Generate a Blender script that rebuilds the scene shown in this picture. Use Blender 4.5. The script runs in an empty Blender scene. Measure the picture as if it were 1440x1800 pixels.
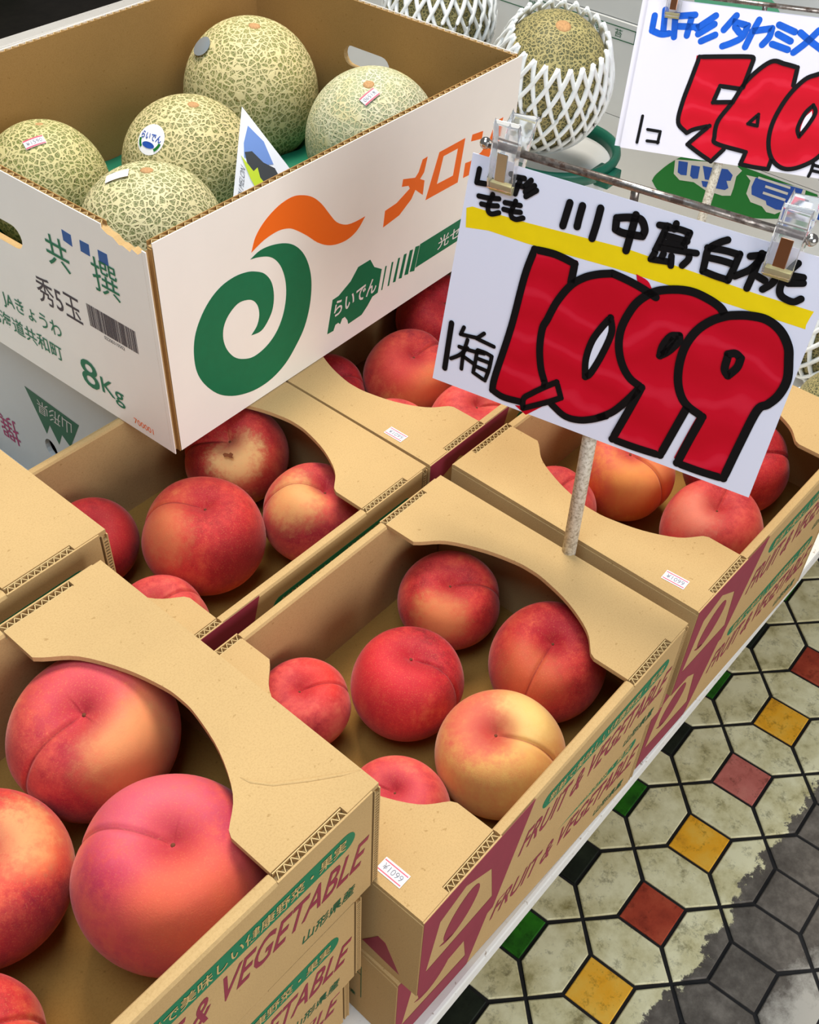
import bpy, bmesh, math, random
from mathutils import Vector, Matrix, Quaternion
from mathutils.geometry import tessellate_polygon

SC = bpy.context.scene
COL = SC.collection
R = random.Random(7)

# ------------------------------------------------------------------ camera
cam_d = bpy.data.cameras.new('camera')
cam = bpy.data.objects.new('camera', cam_d)
COL.objects.link(cam)
CR = ((0.65058964, -0.75854564, 0.0366283), (-0.51482282, -0.47598336, -0.71301985), (0.55829256, 0.44502625, -0.70018645))
CP = (-0.22904, -0.15707, 0.59577)
m = Matrix.Identity(4)
for i in range(3):
    m[i][0] = CR[0][i]; m[i][1] = -CR[1][i]; m[i][2] = -CR[2][i]; m[i][3] = CP[i]
cam.matrix_world = m
cam_d.sensor_fit = 'VERTICAL'
cam_d.sensor_height = 36.0
cam_d.sensor_width = 28.8
cam_d.lens = 1919.617 / 1800 * 36
cam_d.clip_start = 0.02
SC.camera = cam

# ------------------------------------------------------------------ world + lights + exposure
w = bpy.data.worlds.new('world'); SC.world = w; w.use_nodes = True
bg = w.node_tree.nodes['Background']
bg.inputs[0].default_value = (1.0, 0.985, 0.97, 1); bg.inputs[1].default_value = 0.11

def area(name, loc, target, size, power, col=(1, 1, 1), sy=None):
    d = bpy.data.lights.new(name, 'AREA'); d.energy = power; d.color = col; d.size = size
    if sy: d.shape = 'RECTANGLE'; d.size_y = sy
    o = bpy.data.objects.new(name, d); COL.objects.link(o)
    o.location = loc
    o.rotation_euler = (Vector(target) - Vector(loc)).to_track_quat('-Z', 'Y').to_euler()
    return o
area('shop_ceiling_lamp', (0.85, 0.80, 2.0), (0.25, 0.2, 0), 0.7, 42, (1.0, 0.94, 0.85), 0.7)
area('awning_daylight', (-0.36, 0.06, 1.60), (-0.12, 0.15, 0), 0.8, 13.5, (0.64, 0.82, 1.0))  # added unseen cool fill, brightens the flaps of the left boxes
area('street_daylight', (-0.30, -2.2, 0.75), (0.3, 0.3, 0), 1.6, 31, (0.96, 0.97, 1.0))

vs = SC.view_settings
vs.view_transform = 'Standard'; vs.look = 'None'; vs.exposure = 0.45; vs.gamma = 1.0; vs.use_curve_mapping = False

# ------------------------------------------------------------------ helpers
def lin(h):
    h = h.lstrip('#'); o = []
    for i in (0, 2, 4):
        c = int(h[i:i+2], 16) / 255
        o.append(c / 12.92 if c <= .04045 else ((c + .055) / 1.055) ** 2.4)
    return (*o, 1.0)

MATS = {}
class NT:
    """small node-tree helper"""
    def __init__(s, name):
        s.m = bpy.data.materials.new(name); s.m.use_nodes = True
        s.t = s.m.node_tree; s.n = s.t.nodes; s.b = s.n['Principled BSDF']
    def add(s, typ, **kw):
        nd = s.n.new(typ)
        for k, v in kw.items():
            if k.startswith('i_'):
                key = k[2:]; nd.inputs[int(key) if key.isdigit() else key].default_value = v
            else: setattr(nd, k, v)
        return nd
    def link(s, a, ao, b, bi): s.t.links.new(a.outputs[ao], b.inputs[bi])
    def coord(s, out='Object'):
        return s.add('ShaderNodeTexCoord'), out
    def noise(s, scale, detail=4, rough=.5, src=None):
        nz = s.add('ShaderNodeTexNoise'); nz.inputs['Scale'].default_value = scale
        nz.inputs['Detail'].default_value = detail; nz.inputs['Roughness'].default_value = rough
        if src: s.link(src[0], src[1], nz, 'Vector')
        return nz
    def ramp(s, stops, src=None, interp='LINEAR'):
        r = s.add('ShaderNodeValToRGB'); r.color_ramp.interpolation = interp
        e = r.color_ramp.elements
        while len(e) < len(stops): e.new(.5)
        for k, (p, c) in enumerate(stops):
            e[k].position = p; e[k].color = c if len(c) == 4 else (*c, 1)
        if src: s.link(src[0], src[1], r, 'Fac')
        return r
    def mix(s, a, b, f, mode='MIX'):
        mx = s.add('ShaderNodeMix', data_type='RGBA', blend_type=mode)
        for val, idx in ((f, 0), (a, 6), (b, 7)):
            if isinstance(val, tuple) and hasattr(val[0], 'outputs'): s.t.links.new(val[0].outputs[val[1]], mx.inputs[idx])
            else: mx.inputs[idx].default_value = val
        return (mx, 2)
    def base(s, src): s.t.links.new(src[0].outputs[src[1]], s.b.inputs['Base Color'])
    def bump(s, src, strength=.3, dist=.001):
        bp = s.add('ShaderNodeBump'); bp.inputs['Strength'].default_value = strength; bp.inputs['Distance'].default_value = dist
        s.t.links.new(src[0].outputs[src[1]], bp.inputs['Height']); s.t.links.new(bp.outputs[0], s.b.inputs['Normal'])

def plain(name, hexcol, rough=.6, metal=0, var=0.0, scale=60, **kw):
    if name in MATS: return MATS[name]
    t = NT(name); c = lin(hexcol); t.b.inputs['Base Color'].default_value = c
    t.b.inputs['Roughness'].default_value = rough; t.b.inputs['Metallic'].default_value = metal
    t.b.inputs['Specular IOR Level'].default_value = kw.get('spec', .35)
    if var:
        nz = t.noise(scale, 5, .6, t.coord())
        dk = tuple(x * (1 - var) for x in c[:3]) + (1,); lt = tuple(min(1, x * (1 + var)) for x in c[:3]) + (1,)
        t.base((t.ramp([(.3, dk), (.7, lt)], (nz, 0)), 0))
    MATS[name] = t.m
    return t.m

def kraft(name, hexcol):
    t = NT(name); c = lin(hexcol); co = t.coord()
    n1 = t.noise(9, 4, .6, co); n2 = t.noise(900, 3, .7, co); n3 = t.noise(260, 2, .5, co)
    r1 = t.ramp([(.3, tuple(x * .93 for x in c[:3])), (.7, tuple(x * 1.05 for x in c[:3]))], (n1, 0))
    r2 = t.ramp([(.3, (.72, .68, .6)), (.55, (1, 1, 1)), (.75, (1.0, 1.0, 1.0))], (n2, 0))
    r3 = t.ramp([(.24, (.62, .55, .42)), (.31, (1, 1, 1))], (n3, 0))
    a = t.mix((r1, 0), (r2, 0), .45, 'MULTIPLY'); b = t.mix(a, (r3, 0), .6, 'MULTIPLY')
    t.base(b); t.b.inputs['Roughness'].default_value = .82; t.b.inputs['Specular IOR Level'].default_value = .2
    t.bump((n2, 0), .12, .0006)
    MATS[name] = t.m
    return t.m
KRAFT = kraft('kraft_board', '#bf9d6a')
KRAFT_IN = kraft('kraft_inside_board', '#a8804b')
KRAFT_SHADED = kraft('kraft_shaded_bottom', '#93692f')  # kraft darkened so the colour carries the shade inside the boxes
FLUTE = kraft('flute_paper', '#cdb07c')
WHITEB = plain('white_coated_board', '#fdf6ea', .55, 0, .02, 14)
CARTON_SHADE = plain('shade_greyed_carton_board', '#c9c9c5', .6, 0, .03, 10)  # white board greyed, shade under the melon box put into the colour
MAROON = plain('maroon_print', '#8c2a3c', .6, 0, .06, 90)
GREENP = plain('green_print', '#0c7249', .6, 0, .05, 90)
GREEND = plain('dark_green_print', '#0f5a36', .6, 0, .05, 90)
PILLTXT = plain('kraft_lettering', '#c2a468', .7)
ORANGE = plain('orange_print', '#fb7014', .6)
INKBLK = plain('black_marker_ink', '#0b090a', .6, 0, 0, 120, spec=.2)
DKTXT = plain('dark_grey_print', '#43363a', .6)
BLUEP = plain('blue_print', '#2c5c9e', .6)
CARDW = plain('white_card', '#e6e3ee', .45)
YELLOW = plain('yellow_marker', '#f6d303', .5, 0, .04, 50)
BLUEM = plain('blue_marker_ink', '#0a5cd0', .45, 0, .12, 90)
STICKW = plain('sticker_paper', '#f1eeee', .5)
STICKR = plain('sticker_red_line', '#e0566a', .5)
STICKT = plain('sticker_print', '#7c7c86', .5)
LETW = plain('white_lettering', '#eee8e0', .6)

def redmarker():
    t = NT('red_marker_ink'); co = t.coord()
    wv = t.add('ShaderNodeTexWave', wave_type='RINGS'); t.link(co[0], 'Object', wv, 'Vector')
    wv.inputs['Scale'].default_value = 9; wv.inputs['Distortion'].default_value = 9; wv.inputs['Detail'].default_value = 3
    r = t.ramp([(.0, lin('#c4001c')), (.88, lin('#d00424')), (1, lin('#d81c34'))], (wv, 1))
    t.base((r, 0)); t.b.inputs['Roughness'].default_value = .6; t.b.inputs['Specular IOR Level'].default_value = .2
    return t.m
REDM = redmarker()

class MB:
    def __init__(s): s.v = []; s.f = []; s.mi = []
    def face(s, idx, mi=0): s.f.append(tuple(idx)); s.mi.append(mi)
    def pts(s, ps):
        k = len(s.v); s.v += [tuple(p) for p in ps]; return k
    def box(s, x0, y0, z0, x1, y1, z1, mi=0):
        k = s.pts([(x0,y0,z0),(x1,y0,z0),(x1,y1,z0),(x0,y1,z0),(x0,y0,z1),(x1,y0,z1),(x1,y1,z1),(x0,y1,z1)])
        for q in ((0,3,2,1),(4,5,6,7),(0,1,5,4),(1,2,6,5),(2,3,7,6),(3,0,4,7)): s.face([k+i for i in q], mi)
        return s
    def prism(s, poly, z0, z1, holes=(), xf=None, mi=0, mi_top=None, mi_bot=None):
        """extrude a 2-D polygon (with holes) from z0 to z1; xf maps (x,y,z) to 3-D"""
        xf = xf or (lambda x, y, z: (x, y, z))
        loops = [list(poly)] + [list(h) for h in holes]
        tri = tessellate_polygon([[Vector((p[0], p[1], 0)) for p in lp] for lp in loops])
        flat = [p for lp in loops for p in lp]
        kb = s.pts([xf(p[0], p[1], z0) for p in flat]); kt = s.pts([xf(p[0], p[1], z1) for p in flat])
        for t in tri:
            a, b, c = (flat[i] for i in t)
            ccw = (b[0]-a[0])*(c[1]-a[1]) - (b[1]-a[1])*(c[0]-a[0]) > 0
            up = t if ccw else t[::-1]
            s.face([kt+i for i in up], mi if mi_top is None else mi_top)
            s.face([kb+i for i in up[::-1]], mi if mi_bot is None else mi_bot)
        o = 0
        for lp in loops:
            n = len(lp)
            for i in range(n):
                j = (i+1) % n
                s.face((kb+o+i, kb+o+j, kt+o+j, kt+o+i), mi)
            o += n
        return s
    def tube(s, path, rad, n=8, cap=True, mi=0, flat=1.0, updir=None):
        P = [Vector(p) for p in path]; rings = []
        up = Vector(updir) if updir else None
        for i, p in enumerate(P):
            t = (P[min(i+1, len(P)-1)] - P[max(i-1, 0)]).normalized()
            ref = up if up is not None else (Vector((0,0,1)) if abs(t.z) < .9 else Vector((1,0,0)))
            a = t.cross(ref).normalized(); b = a.cross(t).normalized()
            r = rad[i] if isinstance(rad, (list, tuple)) else rad
            rings.append(s.pts([p + a*math.cos(2*math.pi*k/n)*r + b*math.sin(2*math.pi*k/n)*r*flat for k in range(n)]))
        for i in range(len(P)-1):
            for k in range(n):
                j = (k+1) % n
                s.face((rings[i]+k, rings[i]+j, rings[i+1]+j, rings[i+1]+k), mi)
        if cap:
            s.face([rings[0]+k for k in range(n)][::-1], mi); s.face([rings[-1]+k for k in range(n)], mi)
        return s
    def lathe(s, prof, n=40, mi=0, ctr=(0,0,0)):
        rings = [s.pts([(ctr[0]+r*math.cos(2*math.pi*k/n), ctr[1]+r*math.sin(2*math.pi*k/n), ctr[2]+z) for k in range(n)]) for r, z in prof]
        for i in range(len(prof)-1):
            for k in range(n):
                j = (k+1) % n
                s.face((rings[i]+k, rings[i]+j, rings[i+1]+j, rings[i+1]+k), mi)
        return s
    def mesh(s, name, mats, smooth=False):
        me = bpy.data.meshes.new(name); me.from_pydata(s.v, [], s.f)
        for mm in (mats if isinstance(mats, (list, tuple)) else [mats]): me.materials.append(mm)
        me.polygons.foreach_set('material_index', s.mi)
        if smooth: me.polygons.foreach_set('use_smooth', [True]*len(s.f))
        me.update()
        return me
    def build(s, name, mats, parent=None, smooth=False):
        return link(name, s.mesh(name, mats, smooth), parent)

def link(name, me, parent=None):
    o = bpy.data.objects.new(name, me); COL.objects.link(o)
    if parent: o.parent = parent
    return o
def empty(name, loc=(0,0,0), rz=0, quat=None):
    o = bpy.data.objects.new(name, None); COL.objects.link(o); o.location = loc; o.empty_display_size = .03
    if quat: o.rotation_mode = 'QUATERNION'; o.rotation_quaternion = quat
    else: o.rotation_euler = (0, 0, rz)
    return o
def tag(o, label=None, cat=None, group=None, kind=None):
    if label: o['label'] = label
    if cat: o['category'] = cat
    if group: o['group'] = group
    if kind: o['kind'] = kind
    return o
def soften(o, w=.001, seg=2):
    b = o.modifiers.new('bevel', 'BEVEL'); b.width = w; b.segments = seg; b.limit_method = 'ANGLE'; b.angle_limit = math.radians(40)
    return o
def smooth_poly(p, n=4, closed=True, keep=55):
    """Catmull-Rom through the points; corners sharper than keep degrees stay sharp"""
    out = []; N = len(p)
    def sharp(i):
        if not closed and i in (0, N-1): return True
        a = Vector(p[i]) - Vector(p[i-1]); b = Vector(p[(i+1) % N]) - Vector(p[i])
        if a.length < 1e-6 or b.length < 1e-6: return True
        return math.degrees(a.angle(b)) > keep
    sh = [sharp(i) for i in range(N)]
    for i in range(N if closed else N-1):
        p1 = Vector(p[i]); p2 = Vector(p[(i+1) % N])
        p0 = p1*2-p2 if sh[i] else Vector(p[i-1]); p3 = p2*2-p1 if sh[(i+1) % N] else Vector(p[(i+2) % N])
        for k in range(n):
            t = k/n
            q = .5*((2*p1) + (p2-p0)*t + (2*p0-5*p1+4*p2-p3)*t*t + (3*p1-p0-3*p2+p3)*t*t*t)
            out.append((q.x, q.y))
    if not closed: out.append(tuple(p[-1]))
    return out

# ---- flat print: polygons, brush strokes and lettering laid on a surface
class Frame:
    def __init__(s, o, u, v): s.o = Vector(o); s.u = Vector(u).normalized(); s.v = Vector(v).normalized(); s.n = s.u.cross(s.v)
    def __call__(s, x, y, h=0): return s.o + s.u*x + s.v*y + s.n*h
def pr_poly(mb, fr, poly, h, holes=(), thick=.00015):
    mb.prism(poly, h-thick, h, holes, lambda x, y, z: fr(x, y, z))
def pr_stroke(mb, fr, pts, wd, h, jit=0.0):
    q = smooth_poly(pts, 6, False, 60) if len(pts) > 2 else [tuple(Vector(pts[0]).lerp(Vector(pts[1]), k/5)) for k in range(6)]
    if len(pts) > 2 and (Vector(pts[0])-Vector(pts[-1])).length < 1e-5: closed = True
    else: closed = False
    L, Rr = [], []; n = len(q)
    for i in range(n):
        a = Vector(q[i-1] if i else (q[-2] if closed else q[0])); b = Vector(q[i+1] if i < n-1 else (q[1] if closed else q[-1]))
        t = (b-a); t = t.normalized() if t.length > 0 else Vector((1, 0)); nn = Vector((-t.y, t.x))
        ww = wd/2*(1+jit*math.sin(i*.7+len(pts)))
        L.append(Vector(q[i])+nn*ww); Rr.append(Vector(q[i])-nn*ww)
    k = mb.pts([fr(p.x, p.y, h) for p in L]); k2 = mb.pts([fr(p.x, p.y, h) for p in Rr])
    for i in range(n-1): mb.face((k2+i, k2+i+1, k+i+1, k+i))
    ends = [] if closed else [q[0], q[-1]]
    corners = [p for p in pts[1:-1]] if not closed else list(pts)
    for c in ends + corners:
        kk = mb.pts([fr(c[0]+math.cos(a*math.pi/7)*wd/2, c[1]+math.sin(a*math.pi/7)*wd/2, h-.00006) for a in range(14)])
        mb.face(range(kk, kk+14))
_TXT = {}
def text_geo(s, offset=0.0):
    key = (s, offset)
    if key in _TXT: return _TXT[key]
    cu = bpy.data.curves.new('lettering_source', 'FONT'); cu.body = s; cu.resolution_u = 3; cu.offset = offset
    o = bpy.data.objects.new('lettering_source', cu); COL.objects.link(o)
    dg = bpy.context.evaluated_depsgraph_get(); dg.update()
    me = bpy.data.meshes.new_from_object(o.evaluated_get(dg))
    vs_ = [(v.co.x, v.co.y) for v in me.vertices]; fs = [tuple(p.vertices) for p in me.polygons]
    bpy.data.objects.remove(o); bpy.data.curves.remove(cu); bpy.data.meshes.remove(me)
    x0 = min(a for a, b in vs_); x1 = max(a for a, b in vs_); y0 = min(b for a, b in vs_); y1 = max(b for a, b in vs_)
    _TXT[key] = ([((a-x0)/(x1-x0), (b-y0)/(y1-y0)) for a, b in vs_], fs)
    return _TXT[key]
def pr_text(mb, fr, s, x0, y0, x1, y1, h, shear=0.0, offset=0.0, surf=None):
    vs_, fs = text_geo(s, offset)
    k = mb.pts([fr(x0+(x1-x0)*a+shear*b*(y1-y0), y0+(y1-y0)*b, h) for a, b in vs_])
    for f in fs: mb.face([k+i for i in f])
CARD1={'red':[[(.0558,.1175),(.0705,.1186),(.0849,.1167),(.0864,.1040),(.0851,.0983),(.0769,.0775),(.0781,.0509),(.0847,.0318),(.0834,.0236),(.0721,.0075),(.0571,.0062),(.0478,.0083),(.0480,.0179),(.0514,.0591),(.0526,.0992)],[(.0854,.1013),(.0929,.1094),(.1010,.1144),(.1095,.1178),(.1118,.1182),(.1218,.1171),(.1321,.1151),(.1416,.1123),(.1327,.1074),(.1279,.0939),(.1269,.0779),(.1309,.0634),(.1406,.0520),(.1500,.0497),(.1427,.0362),(.1357,.0250),(.1265,.0164),(.1322,.0206),(.1235,.0144),(.1142,.0101),(.1039,.0093),(.0926,.0144),(.0837,.0292),(.0789,.0383),(.0749,.0518),(.0735,.0660),(.0754,.0735),(.0790,.0876)],[(.1404,.1154),(.1320,.1061),(.1277,.0949),(.1260,.0832),(.1279,.0715),(.1332,.0608),(.1408,.0532),(.1500,.0497),(.1409,.0054),(.1756,.0067),(.1827,.0471),(.1882,.0688),(.1895,.1130),(.1866,.1157),(.1826,.1190),(.1748,.1216),(.1633,.1230),(.1517,.1207)],[(.1871,.1143),(.1798,.1086),(.1734,.0999),(.1696,.0887),(.1691,.0764),(.1715,.0637),(.1764,.0540),(.1829,.0483),(.1941,.0446),(.1881,.0057),(.2203,.0071),(.2254,.0616),(.2303,.0681),(.2345,.0764),(.2359,.0880),(.2325,.1008),(.2291,.1091),(.2216,.1169),(.2116,.1207),(.2012,.1197),(.1931,.1172)],[(.0727,.0049),(.0724,.0110),(.0836,.0231),(.0926,.0315),(.0982,.0216)],[(.0666,.0031),(.0762,-.0011),(.0862,.0096),(.0727,.0049)],[(.0532,.1188),(.0554,.1172),(.0544,.1150)],[(.0820,.1186),(.0865,.1190),(.0854,.1164)],[(.1258,.1227),(.1341,.1207),(.1387,.1159),(.1287,.1179)],[(.1972,.1197),(.2069,.1230),(.2184,.1205),(.2116,.1207)],[(.1850,.0088),(.1903,.0413),(.1924,.0433),(.1881,.0057)]],'white':[[(.1171,.0864),(.1182,.0787),(.1163,.0616),(.1123,.0497),(.1114,.0493),(.1101,.0583),(.1108,.0710),(.1134,.0800)],[(.1606,.0872),(.1619,.0865),(.1598,.0830),(.1593,.0839)]],'yellow':[[(.0025,.1300),(.0066,.1321),(.0245,.1323),(.0459,.1328),(.1146,.1364),(.2007,.1340),(.2362,.1342),(.2354,.1303),(.2347,.1249),(.2352,.1222),(.1772,.1224),(.1108,.1218),(.0490,.1194),(.0211,.1197),(.0045,.1170)]],'ink':[(.0052,[(.0853,.1036),(.0849,.1167),(.0705,.1186),(.0558,.1175),(.0530,.0974),(.0514,.0591),(.0475,.0200),(.0476,.0084),(.0571,.0062),(.0710,.0076)]),(.0052,[(.0837,.0292),(.0789,.0383),(.0749,.0518),(.0735,.0660),(.0754,.0735),(.0790,.0876),(.0854,.1013),(.0929,.1094),(.1010,.1144),(.1095,.1178),(.1118,.1182),(.1218,.1171),(.1321,.1151),(.1421,.1122)]),(.0052,[(.0926,.0144),(.1039,.0093),(.1142,.0101),(.1235,.0144),(.1322,.0206),(.1265,.0164),(.1357,.0250),(.1427,.0362),(.1484,.0479)]),(.0047,[(.1173,.0894),(.1205,.0795),(.1181,.0623),(.1140,.0471),(.1110,.0428),(.1083,.0556),(.1092,.0694),(.1132,.0810),(.1173,.0894)]),(.0055,[(.1866,.1157),(.1826,.1190),(.1748,.1216),(.1633,.1230),(.1517,.1207),(.1404,.1154),(.1320,.1061),(.1277,.0949),(.1260,.0832),(.1279,.0715),(.1332,.0608),(.1408,.0532),(.1500,.0497),(.1459,.0290),(.1409,.0054),(.1580,.0056),(.1756,.0067),(.1793,.0279),(.1827,.0471)]),(.0057,[(.1941,.0446),(.1829,.0483),(.1764,.0540),(.1715,.0637),(.1691,.0764),(.1696,.0887),(.1734,.0999),(.1798,.1086),(.1871,.1143),(.1931,.1172),(.2012,.1197),(.2116,.1207),(.2216,.1169),(.2291,.1091),(.2325,.1008),(.2359,.0880),(.2345,.0764),(.2303,.0681),(.2254,.0616),(.2226,.0361),(.2203,.0071),(.2045,.0059),(.1881,.0057),(.1909,.0254),(.1941,.0446)]),(.0052,[(.1632,.0925),(.1586,.0903),(.1556,.0826),(.1556,.0754),(.1604,.0810),(.1643,.0890),(.1637,.0927)]),(.0042,[(.1608,.0900),(.1573,.0771)]),(.0052,[(.1965,.0914),(.2008,.0935),(.2049,.0917),(.2046,.0850),(.2009,.0776),(.1976,.0813),(.1969,.0899)]),(.0042,[(.0731,.0033),(.0719,.0108),(.0765,.0165),(.0834,.0236),(.0925,.0320),(.0982,.0216),(.0898,.0150),(.0731,.0033)]),(.0036,[(.0835,.0302),(.0839,.0238)]),(.0050,[(.0721,.1538),(.0715,.1453),(.0710,.1383)]),(.0050,[(.0807,.1543),(.0804,.1469),(.0804,.1406)]),(.0050,[(.0926,.1562),(.0925,.1463),(.0919,.1362)]),(.0050,[(.1042,.1534),(.1053,.1463),(.1102,.1455),(.1176,.1463),(.1231,.1471),(.1234,.1518),(.1193,.1570),(.1120,.1560),(.1042,.1534)]),(.0050,[(.1156,.1587),(.1156,.1467),(.1154,.1353)]),(.0043,[(.1414,.1609),(.1412,.1572)]),(.0043,[(.1315,.1570),(.1377,.1580)]),(.0043,[(.1363,.1580),(.1348,.1488),(.1333,.1409)]),(.0043,[(.1371,.1569),(.1441,.1581),(.1510,.1579)]),(.0043,[(.1510,.1579),(.1503,.1527),(.1493,.1487)]),(.0043,[(.1358,.1519),(.1431,.1523),(.1509,.1524)]),(.0043,[(.1357,.1472),(.1434,.1482),(.1502,.1485)]),(.0043,[(.1345,.1436),(.1471,.1452),(.1585,.1471)]),(.0043,[(.1543,.1456),(.1549,.1421),(.1523,.1370)]),(.0043,[(.1336,.1400),(.1322,.1349),(.1386,.1359),(.1444,.1369)]),(.0043,[(.1390,.1408),(.1383,.1368)]),(.0043,[(.1442,.1406),(.1455,.1348)]),(.0045,[(.1742,.1605),(.1698,.1573),(.1648,.1517),(.1651,.1434),(.1656,.1375)]),(.0045,[(.1641,.1524),(.1745,.1538),(.1834,.1540)]),(.0045,[(.1837,.1544),(.1830,.1455),(.1818,.1367)]),(.0045,[(.1668,.1468),(.1748,.1474),(.1820,.1474)]),(.0045,[(.1660,.1377),(.1744,.1371),(.1817,.1371)]),(.0045,[(.1901,.1551),(.1978,.1584)]),(.0045,[(.1968,.1562),(.1926,.1476),(.1851,.1406)]),(.0045,[(.1960,.1587),(.1952,.1466),(.1943,.1357)]),(.0045,[(.1980,.1448),(.2028,.1436)]),(.0045,[(.2083,.1454),(.2068,.1421),(.2034,.1380)]),(.0045,[(.2178,.1593),(.2145,.1529),(.2128,.1450),(.2134,.1397),(.2165,.1370),(.2228,.1363),(.2265,.1394)]),(.0045,[(.2160,.1511),(.2234,.1521)]),(.0045,[(.2164,.1462),(.2245,.1489)]),(.0037,[(.0069,.1576),(.0068,.1531),(.0067,.1486),(.0130,.1494)]),(.0037,[(.0280,.1590),(.0387,.1602)]),(.0037,[(.0309,.1589),(.0304,.1544),(.0297,.1488)]),(.0037,[(.0365,.1596),(.0353,.1540),(.0346,.1489)]),(.0037,[(.0296,.1537),(.0390,.1550)]),(.0037,[(.0435,.1603),(.0399,.1553)]),(.0037,[(.0465,.1576),(.0411,.1521)]),(.0037,[(.0485,.1551),(.0422,.1493)]),(.0037,[(.0154,.1519),(.0155,.1493)]),(.0035,[(.0195,.1441),(.0180,.1373),(.0184,.1328),(.0212,.1314),(.0261,.1337)]),(.0035,[(.0099,.1404),(.0167,.1410),(.0243,.1426)]),(.0035,[(.0128,.1358),(.0187,.1364),(.0243,.1378)]),(.0035,[(.0360,.1444),(.0344,.1366),(.0356,.1333),(.0391,.1330),(.0434,.1352)]),(.0035,[(.0289,.1414),(.0341,.1420),(.0398,.1426)]),(.0035,[(.0289,.1369),(.0352,.1373),(.0408,.1383)]),(.0043,[(.0073,.0471),(.0078,.0298),(.0084,.0116)]),(.0030,[(.0172,.0473),(.0156,.0414),(.0275,.0429)]),(.0030,[(.0329,.0480),(.0281,.0425),(.0420,.0410)]),(.0030,[(.0164,.0318),(.0263,.0321),(.0360,.0334)]),(.0030,[(.0216,.0391),(.0205,.0278),(.0212,.0158)]),(.0030,[(.0118,.0207),(.0176,.0256),(.0228,.0330)]),(.0030,[(.0192,.0262),(.0292,.0232)]),(.0030,[(.0304,.0336),(.0306,.0248),(.0306,.0164),(.0406,.0135),(.0419,.0234),(.0420,.0334),(.0369,.0343),(.0308,.0343)]),(.0030,[(.0316,.0280),(.0420,.0279)]),(.0030,[(.0312,.0217),(.0418,.0212)])]}
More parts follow.
